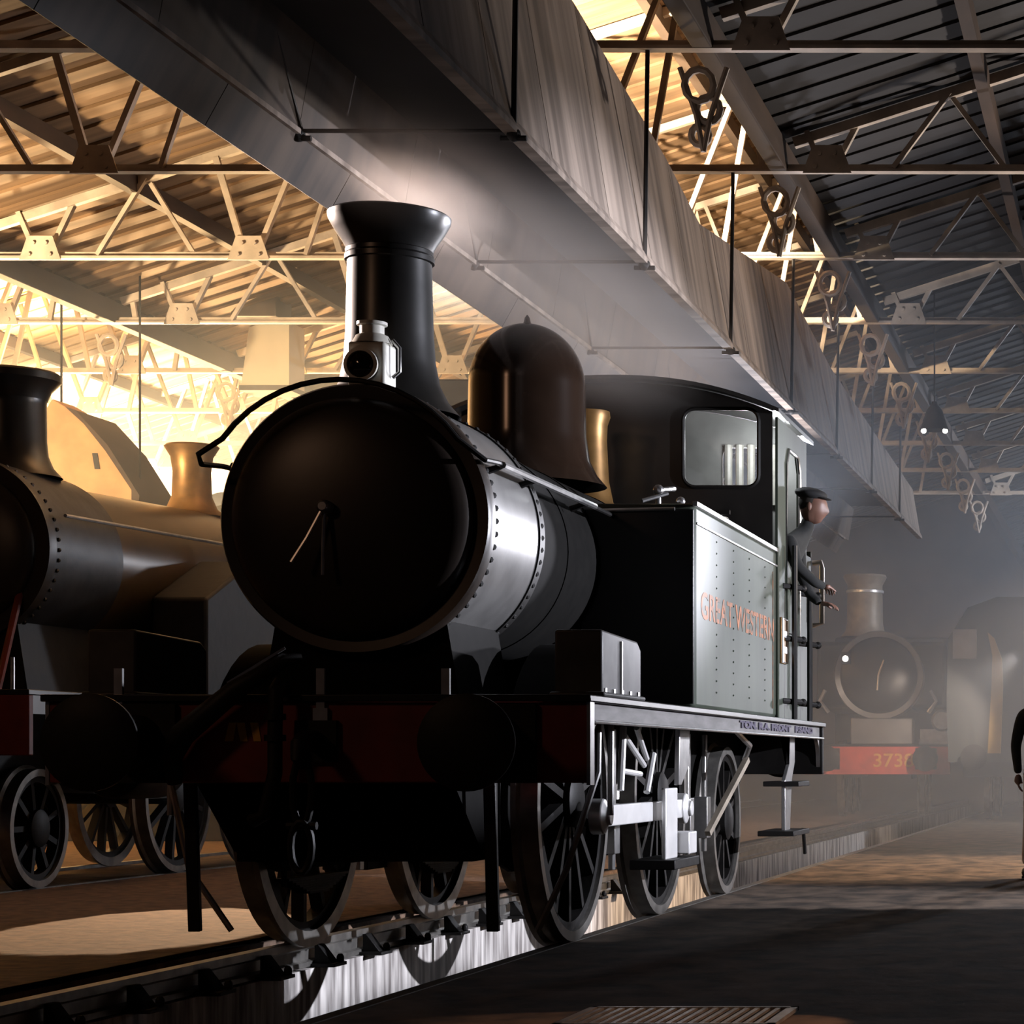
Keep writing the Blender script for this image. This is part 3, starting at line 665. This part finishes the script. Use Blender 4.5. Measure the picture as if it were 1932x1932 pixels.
# ---------------------------------------------------------------- engine at the left edge
L2 = (-9.557, 16.6, 0)
p = thing('prairie_engine', L2, 'dark steam engine at the left edge with a short chimney, behind the tank engine', 'steam engine')
MB().box(-1.3, 1.3, 0, .07, 1.05, 1.50).build('buffer_beam', 'red', p, bevel=.008)
MB().box(-1.3, 1.3, 0, 11.5, 1.50, 1.54).build('running_plate', 'black', p, bevel=.005)
for s in (-1, 1): MB().box(s*1.27-.012, s*1.27+.012, .07, 11.4, 1.36, 1.5).build('valance', 'black', p)
buffers(p, 0, 1.09, -1)
SZ2 = 2.72; R2 = .747
MB().prism([(-.55, 1.54), (.55, 1.54), (.45, 2.2), (-.45, 2.2)], 'y', 1.5, 2.7).build('saddle', 'soot', p)
MB().lathe([(R2-.02, 1.47), (R2, 1.48), (R2, 2.75), (R2-.04, 2.76)], (0, 0, SZ2), 'y', 80).build('smokebox', 'wrap_dark', p)
rgm = MB(); rgm.lathe([(.60, 1.44), (R2+.01, 1.43), (R2+.015, 1.46), (R2+.015, 1.54), (R2, 1.55)], (0, 0, SZ2), 'y', 80, caps=False); 
for k in range(56):
    a = 2*PI*k/56; rgm.ball(((R2+.004)*math.cos(a), 1.60, SZ2+(R2+.004)*math.sin(a)), .018, 6, 4)
rgm.build('smokebox_ring', 'door', p)
prof = [(.64, 1.45)]+[(.64*math.cos(i/12*PI/2)+.0001, 1.44-.14*math.sin(i/12*PI/2)) for i in range(13)]
dd = MB().lathe(prof, (0, 0, SZ2), 'y', 80).build('smokebox_door', 'door', p)
MB().tube([(0, 1.27, SZ2), (-.12, 1.25, SZ2-.3)], .012, 8).build('door_handle', 'steel', dd)
MB().lathe([(.66, 2.75), (.68, 2.77), (.80, 6.2), (.80, 8.4)], (0, 0, SZ2), 'y', 80).build('boiler', 'boiler_brown', p)
chp = MB().lathe([(.42, 0), (.35, .08), (.31, .18), (.298, .3), (.295, .60), (.30, .68), (.33, .72), (.40, .80), (.405, .85), (.38, .87), (.28, .84), (.24, .4)], (0, 2.26, SZ2+.68), 'z', 56, caps=False).build('chimney', 'black', p)
MB().lathe([(.303, .64), (.335, .72), (.408, .80), (.41, .855), (.385, .875)], (0, 2.26, SZ2+.685), 'z', 56, caps=False).build('copper_cap', 'black', chp)
MB().lathe([(.34, 0), (.24, .08), (.19, .2), (.18, .45), (.20, .6), (.26, .70), (.24, .72), (.12, .72)], (0, 5.9, SZ2+.74), 'z', 40, caps=False).build('safety_valve_cover', 'brass', p)
for s in (-1, 1):
    t = MB(); t.prism([(3.2, 1.54), (10.0, 1.54), (10.0, 2.86), (4.2, 2.86), (3.2, 2.45)], 'x', s*.78, s*1.28); t.build('side_tank', 'soot', p, bevel=.03)
    MB().tube([(s*.80, 1.6, SZ2+.28), (s*.84, 8, SZ2+.42)], .015, 8).build('handrail', 'steel', p)
    MB().tube([(s*.55, 1.0, 1.54), (s*.5, 1.5, 2.45)], .03, 8).build('steam_pipe', 'red', p)
    wheel_parts(p, s*.75, 1.18, .475, s, 9); wheel_parts(p, s*.75, 3.75, .70, s, 13); wheel_parts(p, s*.75, 5.6, .70, s, 13)
    MB().prism([(.1, 1.5), (.1, 1.0), (1.8, .75), (8, .6), (8, 1.5)], 'x', s*.60, s*.62).build('frame_plate', 'soot', p)
    cyl = MB(); cyl.lathe([(.001, 1.95), (.27, 1.95), (.29, 2.0), (.29, 2.75), (.27, 2.8), (.001, 2.8)], (s*1.02, 0, .98), 'y', 30); cyl.build('cylinder', 'soot', p)
for y, r in ((1.18, .475), (3.75, .70), (5.6, .70)): MB().tube([(-.68, y, r), (.68, y, r)], .08, 12).build('axle', 'soot', p)
m = MB()
for x in (.35, .55): m.lathe([(.05, 0), (.05, .12), (.03, .16)], (x, .5, 1.54), n=12)
m.box(.3, .7, .4, .6, 1.62, 1.70); m.build('lubricator', 'steel', p)
fs = MB()
for x in (-.1, .95, 1.15): fs.tube([(x, .06, 1.54), (x, .06, 1.78)], .014, 6)
fs.build('lamp_iron', 'steel', p)
t = MB(); t.box(-1.28, 1.28, 8.4, 10.6, 1.54, 2.9); t.build('cab', 'soot', p, bevel=.02)
MB().prism([(-1.3, 3.75), (-.7, 3.98), (0, 4.05), (.7, 3.98), (1.3, 3.75), (1.3, 3.70), (0, 3.99), (-1.3, 3.70)], 'y', 8.2, 10.8).build('cab_roof', 'black', p)
for x in (-1.24, 1.24):
    for y in (8.45, 10.5): MB().box(x-.04, x+.04, y-.04, y+.04, 2.88, 3.78).build('cab_pillar', 'black', p)

# ---------------------------------------------------------------- far engine in the haze, number on its beam
L3 = (-4.80, 40.3, 0)
q = thing('pannier_engine', L3, 'hazy far engine with a lit orange-red buffer beam numbered 3738', 'steam engine', rz=math.radians(4))
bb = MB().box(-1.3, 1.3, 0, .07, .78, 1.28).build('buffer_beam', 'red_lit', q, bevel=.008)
text_mesh('beam_number', '3738', .34, 'yellow', q, (.28, -.006, 1.02), Matrix.Rotation(PI/2, 3, 'X'), sx=1.1)
MB().box(-1.3, 1.3, 0, 8.5, 1.28, 1.32).build('running_plate', 'soot', q)
buffers(q, 0, 1.06, -1)
MB().box(-.5, .62, .3, 1.5, 1.32, 1.8).build('saddle', 'wrap', q, bevel=.02)
MB().lathe([(.76, .5), (.80, .52), (.80, 1.5), (.7, 1.5)], (0, 0, 2.58), 'y', 64).build('smokebox', 'wrap', q)
MB().lathe([(.66, .49), (.795, .47), (.81, .50), (.81, .56)], (0, 0, 2.58), 'y', 64, caps=False).build('smokebox_ring', 'wrap', q)
dd = MB().lathe([(.70, .49)]+[(.70*math.cos(i/10*PI/2)+.0001, .48-.15*math.sin(i/10*PI/2)) for i in range(11)], (0, 0, 2.58), 'y', 64).build('smokebox_door', 'black', q)
MB().tube([(0, .3, 2.58), (.1, .3, 2.85)], .02, 8).build('door_handle', 'steel', dd)
MB().tube([(0, .3, 2.58), (-.02, .3, 2.30)], .02, 8).build('door_handle', 'steel', dd)
cp = MB().lathe([(.45, 0), (.36, .1), (.33, .25), (.32, .95), (.36, 1.02), (.40, 1.1), (.38, 1.14), (.3, 1.1)], (-.28, 1.0, 3.30), 'z', 40, caps=False).build('chimney', 'tan', q)
MB().lathe([(.33, .80), (.345, .81), (.345, .85), (.33, .86)], (-.28, 1.0, 3.30), 'z', 40, caps=False).build('chimney_band', 'rod', cp)
MB().lathe([(.60, 1.5), (.60, 8)], (0, 0, 2.58), 'y', 40).build('boiler', 'soot', q)
for s in (-1, 1):
    MB().box(min(s*.5, s*1.2), max(s*.5, s*1.2), 1.6, 6.5, 2.0, 3.25).build('pannier_tank', 'soot', q, bevel=.08)
    for y in (1.8, 4.0, 6.2): wheel_parts(q, s*.75, y, .70, s, 12)
    MB().tube([(s*.9, .3, 1.9), (s*1.05, .25, 2.1), (s*.95, .25, 2.3)], .04, 8).build('steam_pipe', 'steel', q)
    MB().box(s*.60, s*.62, .1, 8, .7, 1.28).build('frame_plate', 'soot', q)
vb = MB(); vb.lathe([(.16, 0), (.20, .05), (.20, .12), (.12, .16)], (1.15, .2, 1.75), 'y', 24); vb.box(.75, 1.25, .3, .9, 1.33, 1.6); vb.build('air_pump', 'steel', q)
cb = MB(); cb.box(-1.2, 1.2, 6.5, 8.5, 1.32, 3.6); cb.build('cab', 'soot', q, bevel=.05)

# lamp on the far engine front (bright point)
tl = thing('oil_lamp', (-5.35, 40.1, 2.85), 'small bright lit lamp at the left of the far engine smokebox', 'lamp')
MB().box(-.08, .08, 0, .14, -.10, .12).build('lamp_body', 'iron', tl)
MB().ball((0, -.02, 0), .055, 12, 8).build('lamp_glass', 'bulb', tl)
tl.parent = None

# ---------------------------------------------------------------- dark coach at the far right
k_ = thing('railway_coach', (-2.0, 38.0, 0), 'dark coach end with an ochre strip, standing right of the far engine', 'coach')
cbod = MB(); cbod.prism([(-1.33, 1.0), (1.33, 1.0), (1.36, 2.0), (1.33, 3.1), (1.0, 3.62), (.5, 3.8), (-.5, 3.8), (-1.0, 3.62), (-1.33, 3.1), (-1.36, 2.0)], 'y', 0, 16); cbod.build('body', 'coach', k_)
oc = MB(); oc.prism([(-.66, 1.15), (-.44, 1.15), (-.40, 2.3), (-.42, 2.75), (-.55, 3.1), (-.66, 3.2), (-.58, 2.8), (-.60, 2.2)], 'y', -.06, 0); oc.build('ochre_panel', 'ochre', k_)
MB().box(-1.25, -.85, -.04, 0, 2.75, 3.25).build('notice_plate', 'cream', k_)
for s in (-1, 1):
    MB().lathe([(.12, 0), (.08, -.4), (.22, -.45), (.22, -.48), (.001, -.5)], (s*.864, 0, 1.08), 'y', 24).build('buffer', 'soot', k_)
    for y in (1.5, 4.0, 12.0, 14.5): wheel_parts(k_, s*.75, y, .45, s, 8)
MB().box(-1.1, 1.1, .3, 15.7, .75, 1.0).build('underframe', 'soot', k_)

# ---------------------------------------------------------------- other things in the shed
pl_ = thing('pendant_lamp', (-2.35, 25.06, 0), 'dark conical pendant lamp hanging in the haze at the right', 'lamp')
kz = 1+(1438-812)/168.9
MB().lathe([(.165, 0), (.14, .06), (.09, .22), (.035, .29), (.03, .32)], (0, 0, kz), 'z', 32, caps=False).build('lamp_shade', 'iron', pl_)
MB().tube([(0, 0, kz+.31), (0, 0, roof_z(-2.35)-.02)], .010, 6).build('cable', 'iron', pl_)
for s in (-1, 1): MB().ball((s*.12, 0, kz-.005), .03, 10, 8).build('bulb', 'bulb', pl_)

# water tank on legs between the two roads
wt = thing('water_tank', (-7.35, 24, 0), 'dark rectangular water tank raised on iron legs behind the chimney', 'water tank')
MB().box(-.85, .80, 0, 1.6, 3.55, 5.10).build('tank_body', 'soot', wt, bevel=.02)
for x in (-.75, .7):
    for y in (.1, 1.5): MB().box(x-.06, x+.06, y-.06, y+.06, -.004, 3.56).build('leg', 'soot', wt)

# orange lit timber hood hanging over the second road
oh = thing('timber_hood', (-10.1, 24.0, 0), 'orange lit curved timber hood hanging right of the left engine chimney', 'smoke hood')
k24 = 176.4
def hp(x, y): return ((x-2160)/k24+10.1, 1+(1438-y)/k24)
hpoly = [hp(*a) for a in ((84, 775), (98, 752), (125, 768), (160, 800), (200, 850), (250, 925), (255, 960), (150, 960), (80, 920), (76, 860))]
MB().prism(hpoly, 'y', 0, .5).build('front_board', 'orange', oh, bevel=.01)
hp2 = [hp(*a) for a in ((125, 768), (145, 775), (205, 840), (265, 935), (262, 965), (250, 965), (250, 925), (200, 850), (160, 800))]
MB().prism(hp2, 'y', -.03, .9).build('side_board', 'timber', oh)
MB().prism([hp(174, 855), hp(184, 855), hp(189, 885), hp(179, 885)], 'y', -.01, 0).build('slot', 'iron', oh)
for x in (90, 240):
    a, b = hp(x, 800 if x < 100 else 915); MB().tube([(a, .3, b-.05), (a, .3, 6.6)], .012, 6).build('hanger_rod', 'iron', oh)
# ventilator trunks in the roof
for (xa, xb, ya, yb, m_, lab) in ((447, 520, 500, 592, 'timber', 'brown boxed timber ventilator trunk up in the left roof'), (415, 500, 622, 712, 'wall_l', 'pale boxed ventilator trunk up in the left roof')):
    kk = 160.0; X0, X1 = (xa-2160)/kk, (xb-2160)/kk; Z1, Z0 = 1+(1438-ya)/kk, 1+(1438-yb)/kk
    vt = thing('ventilator_trunk', ((X0+X1)/2, 26.45 if m_ == 'timber' else 27.2, 0), lab, 'ventilator')
    hw = (X1-X0)/2; mb = MB(); mb.prism([(-hw*1.2, Z0), (hw, Z0), (hw, max(Z1, roof_z((X0+X1)/2))), (-hw*.8, max(Z1, roof_z((X0+X1)/2)))], 'y', 0, .5)
    mb.build('trunk_box', m_, vt, smooth=False)
    MB().box(-hw*1.25, hw*1.05, -.02, .52, Z0-.03, Z0+.03).build('bottom_frame', 'timber', vt)
sl = thing('flood_lamp', (-4.35, 23.5, 0), 'pale square-shaded lamp fixed under the lit roof planks', 'lamp')
zz = 1+(1438-185)/180.1
MB().prism([(-.13, zz-.02), (.13, zz-.02), (.05, zz+.16), (-.05, zz+.16)], 'y', 0, .25).build('lamp_shade', 'white', sl)
MB().tube([(0, .12, zz+.15), (0, .12, roof_z(-4.35)-.02)], .014, 6).build('stem', 'iron', sl)

dg = thing('reflection_grating', (-1.82, 8.78, 0), 'iron grating added at the near edge of the floor, standing in for a striped warm reflection', 'grating')  # bars added to make the striped warm reflection patch
gm = MB(); gm.box(-.42, .42, -.30, -.27, -.003, .012); gm.box(-.42, .42, .27, .30, -.003, .012); gm.box(-.42, -.39, -.3, .3, -.003, .012); gm.box(.39, .42, -.3, .3, -.003, .012); gm.build('frame', 'rim', dg)
gm = MB()
for i in range(19): gm.box(-.38+i*.042, -.362+i*.042, -.27, .27, 0, .010)
gm.build('bars', 'rim', dg)
# ================================================================== PEOPLE
def skin_body(name, joints, edges, m, parent, sub=2):
    me = bpy.data.meshes.new(name); me.from_pydata([j[0] for j in joints], edges, [])
    o = bpy.data.objects.new(name, me); C.objects.link(o); o.parent = parent
    sk = o.modifiers.new('skin', 'SKIN')
    for i, j in enumerate(joints):
        r = j[1]; me.skin_vertices[0].data[i].radius = r if isinstance(r, tuple) else (r, r)
    me.skin_vertices[0].data[0].use_root = True
    sb = o.modifiers.new('sub', 'SUBSURF'); sb.levels = sub; sb.render_levels = sub
    sk.use_smooth_shade = True
    bpy.context.view_layer.update()
    me2 = bpy.data.meshes.new_from_object(o.evaluated_get(bpy.context.evaluated_depsgraph_get()))
    o.modifiers.clear(); o.data = me2; me2.materials.clear(); me2.materials.append(M[m])
    me2.polygons.foreach_set('use_smooth', [True]*len(me2.polygons))
    return o
def head_mesh(c, fwd, tilt, m, parent, s=1.0):
    """head with nose, brow, chin, ears; fwd = yaw angle of the face"""
    mb = MB(); n, mm = 28, 20; R = Matrix.Rotation(fwd, 3, 'Z') @ Matrix.Rotation(tilt, 3, 'Y')
    vs = []
    for j in range(mm+1):
        ph = PI*j/mm
        for k in range(n):
            a = 2*PI*k/n
            x, y, z = math.sin(ph)*math.cos(a)*.095, math.sin(ph)*math.sin(a)*.075, math.cos(ph)*.118
            if x > 0:
                x *= 1-.10*abs(z)/.118
                if z < -.02: y *= 1+.9*(z+.02)/.12*.5; x += .012*(-z/.118)
                d = math.exp(-(y/.016)**2)
                x += d*.026*math.exp(-((z+.018)/.026)**2)          # nose
                x += .007*math.exp(-((z-.028)/.012)**2)            # brow
                x -= .008*math.exp(-((z-.008)/.012)**2)*math.exp(-((abs(y)-.032)/.014)**2)  # eye sockets
                x += .006*math.exp(-((z+.058)/.010)**2)*math.exp(-(y/.025)**2)              # lips
                x += .010*math.exp(-((z+.098)/.018)**2)*math.exp(-(y/.03)**2)               # chin
            vs.append(Vector(c)+R @ Vector((x*s, y*s, z*s)))
    mb.add(vs, [(j*n+k, (j+1)*n+k, (j+1)*n+(k+1) % n, j*n+(k+1) % n) for j in range(mm) for k in range(n)])
    for sy in (-1, 1):
        pe = Vector(c)+R @ Vector((-.008*s, sy*.078*s, -.005*s)); mb.ball(tuple(pe), .03*s, 10, 8, (.6, .35, 1.0))
    return mb.build('head', m, parent), R
def hand(name, parent, wrist, direction, palm_n, m, curl=.5, s=1.0, mirror=1):
    d = Vector(direction).normalized(); nrm = Vector(palm_n).normalized(); side = d.cross(nrm).normalized()*mirror; W = Vector(wrist)
    J = [(tuple(W), .026*s), (tuple(W+d*.045*s), (.036*s, .018*s)), (tuple(W+d*.085*s), (.038*s, .016*s))]; E = [(0, 1), (1, 2)]
    for f, (off, ln) in enumerate(((-.030, .068), (-.010, .078), (.010, .073), (.029, .058))):
        b = W+d*.09*s+side*off*s; prev = 2; ang = 0; p_ = b; J.append((tuple(b), .0095*s)); E.append((2, len(J)-1)); prev = len(J)-1
        for t in range(3):
            ang += curl*.9; p_ = p_+(d*math.cos(ang)+nrm*math.sin(ang))*ln*s*(.42, .33, .25)[t]
            J.append((tuple(p_), (.0088, .008, .0065)[t]*s)); E.append((prev, len(J)-1)); prev = len(J)-1
    b = W+d*.03*s-side*.03*s; J.append((tuple(b), .012*s)); E.append((1, len(J)-1)); pv = len(J)-1
    for t in range(2):
        b = b+(d*.6-side*.55+nrm*.45).normalized()*.033*s; J.append((tuple(b), .0095*s)); E.append((pv, len(J)-1)); pv = len(J)-1
    return skin_body(name, J, E, m, parent, 1)

# driver leaning out of the cab, in profile looking to the right
dv = thing('person', (-3.975+1.02, 10.78+6.82, 1.40), 'person in a dark jacket and flat cap leaning out of the cab', 'person')
J = [((0, 0, .85), (.15, .12)), ((.04, 0, 1.02), (.15, .11)), ((.12, 0, 1.18), (.17, .12)), ((.22, 0, 1.32), (.16, .11)), ((.28, 0, 1.40), (.07, .07)), ((.31, 0, 1.46), .06), ((.33, 0, 1.53), .055),
     ((.20, -.19, 1.31), .07), ((.26, -.25, 1.12), .052), ((.40, -.20, .99), .042), ((.46, -.12, .97), .034),
     ((.20, .19, 1.31), .07), ((.22, .25, 1.10), .052), ((.30, .24, .92), .042), ((.38, .2, .86), .034),
     ((0, -.09, .78), .095), ((0, -.10, .42), .07), ((-.02, -.10, .06), .048), ((0, .09, .78), .095), ((0, .10, .42), .07), ((-.02, .10, .06), .048)]
E = [(0,1),(1,2),(2,3),(3,4),(4,5),(5,6),(3,7),(7,8),(8,9),(9,10),(3,11),(11,12),(12,13),(13,14),(0,15),(15,16),(16,17),(0,18),(18,19),(19,20)]
skin_body('body', J, E, 'cloth', dv)
hdm, Rm = head_mesh((.36, -.02, 1.60), -.15, .18, 'skin', dv, 1.12)
cp = MB(); vs = []
cp.ball((0, 0, 0), .125, 20, 10, (1.05, .9, .42)); cp.ball((.10, 0, -.018), .07, 16, 8, (1.0, 1.1, .16))
cp.v = [tuple(Vector((.34, -.02, 1.70))+Rm @ Vector(v)) for v in cp.v]; cp.build('flat_cap', 'cap', dv)
hr_ = MB().ball((0, 0, 0), .1, 16, 10, (.95, .86, 1.0)); hr_.v = [tuple(Vector((.335, -.02, 1.635))+Rm @ Vector(v)) for v in hr_.v]; hr_.build('hair', 'hair', dv)
hand('hand', dv, (.46, -.12, .97), (.2, .9, -.1), (0, 0, -1), 'skin', .4)
hand('hand', dv, (.38, .2, .86), (.9, -.2, -.1), (0, 0, -1), 'skin', .4, mirror=-1)
for s in (-1, 1):
    bt = MB(); bt.ball((.03, s*.1, .05), .06, 14, 8, (1.9, .8, .8)); bt.build('boot', 'shoe', dv)

# walker at the right frame edge
wk = thing('person', (-.87, 19.4, 0), 'person in pale trousers and dark boots at the right edge of the floor', 'person')
J = [((0, 0, .95), (.15, .11)), ((0, 0, 1.12), (.14, .10)), ((0, 0, 1.30), (.17, .11)), ((0, 0, 1.42), (.15, .09)), ((0, 0, 1.50), .06), ((0, .0, 1.56), .05),
     ((-.19, 0, 1.41), .065), ((-.25, .04, 1.14), .05), ((-.22, -.08, .90), .036), ((.19, 0, 1.41), .065), ((.25, -.04, 1.14), .05), ((.22, -.12, .92), .036)]
E = [(0,1),(1,2),(2,3),(3,4),(4,5),(3,6),(6,7),(7,8),(3,9),(9,10),(10,11)]
skin_body('body', J, E, 'cloth', wk)
J = [((0, 0, .96), (.15, .12)), ((-.09, 0, .86), .10), ((-.11, -.06, .50), .072), ((-.15, .06, .10), .055), ((.09, 0, .86), .10), ((.10, .1, .50), .072), ((.12, .26, .14), .055)]
skin_body('trousers', J, [(0,1),(1,2),(2,3),(0,4),(4,5),(5,6)], 'pale_cloth', wk)
hdm, Rm = head_mesh((0, 0, 1.66), -PI/2, 0, 'skin', wk, 1.0)
hr_ = MB().ball((0, .015, 1.70), .1, 16, 10, (.8, .95, .85)).build('hair', 'hair', wk)
hand('hand', wk, (-.22, -.08, .90), (0, -.2, -1), (.8, 0, 0), 'skin', .35)
hand('hand', wk, (.22, -.12, .92), (0, -.2, -1), (-.8, 0, 0), 'skin', .35, mirror=-1)
for x, y in ((-.15, .03), (.12, .23)):
    bt = MB(); bt.ball((x, y-.04, .048), .055, 14, 8, (.85, 2.1, .85)); bt.box(x-.04, x+.04, y-.13, y+.06, .0, .02); bt.build('boot', 'shoe', wk)

# ================================================================== SMOKE AND HAZE
def vol_mat(name, dens, col=(1, 1, 1), aniso=0.0):
    m = bpy.data.materials.new(name); m.use_nodes = True; nt = m.node_tree; nt.nodes.clear()
    o = nt.nodes.new('ShaderNodeOutputMaterial'); v = nt.nodes.new('ShaderNodeVolumeScatter')
    v.inputs['Color'].default_value = (*col, 1); v.inputs['Density'].default_value = dens; v.inputs['Anisotropy'].default_value = aniso
    nt.links.new(v.outputs[0], o.inputs['Volume']); return m, nt, v
m, nt, v = vol_mat('shed_haze', 0.026, (.78, .88, 1.0), .2)
hz = MB().box(-23.5, 6.5, 19.6, 59, .02, 5.7).build('haze', m, smooth=False); tag(hz, 'thin grey smoke haze filling the far end of the shed', 'haze', kind='stuff')
m, nt, v = vol_mat('steam', 0.3, (1.0, .90, .84), .3)
tc = nt.nodes.new('ShaderNodeTexCoord'); ln_ = nt.nodes.new('ShaderNodeVectorMath'); ln_.operation = 'LENGTH'
nz = nt.nodes.new('ShaderNodeTexNoise'); nz.inputs['Scale'].default_value = 1.6; nz.inputs['Detail'].default_value = 3
mr = nt.nodes.new('ShaderNodeMapRange'); mr.inputs[1].default_value = 1.0; mr.inputs[2].default_value = 0.0; mr.inputs[3].default_value = 0; mr.inputs[4].default_value = 1.0
mu = nt.nodes.new('ShaderNodeMath'); mu.operation = 'MULTIPLY'; mu2 = nt.nodes.new('ShaderNodeMath'); mu2.operation = 'MULTIPLY'; mu2.inputs[1].default_value = 0.55
nt.links.new(tc.outputs['Object'], ln_.inputs[0]); nt.links.new(ln_.outputs['Value'], mr.inputs[0])
nt.links.new(tc.outputs['Object'], nz.inputs['Vector']); nt.links.new(mr.outputs[0], mu.inputs[0]); nt.links.new(nz.outputs['Fac'], mu.inputs[1])
nt.links.new(mu.outputs[0], mu2.inputs[0]); nt.links.new(mu2.outputs[0], v.inputs['Density'])
sp_ = MB().ball((0, 0, 0), 1.0, 24, 14).build('steam_cloud', m); sp_.location = (-3.75, 15.2, 4.10); sp_.scale = (.75, 5.0, .62)
tag(sp_, 'pale steam drifting back from the chimney under the trough', 'steam', kind='stuff')

sp2 = MB().ball((0, 0, 0), 1.0, 24, 14).build('steam_puff', vol_mat('spare', 1)[0])
m2 = m.copy(); m2.name = 'dense_steam'; m2.node_tree.nodes[[n.name for n in m2.node_tree.nodes if n.type == 'MATH'][1]].inputs[1].default_value = 2.0
sp2.data.materials.clear(); sp2.data.materials.append(m2); sp2.location = (-3.88, 12.25, 4.04); sp2.scale = (.36, 1.0, .22)
tag(sp2, 'bright puff of steam just above the chimney mouth', 'steam', kind='stuff')
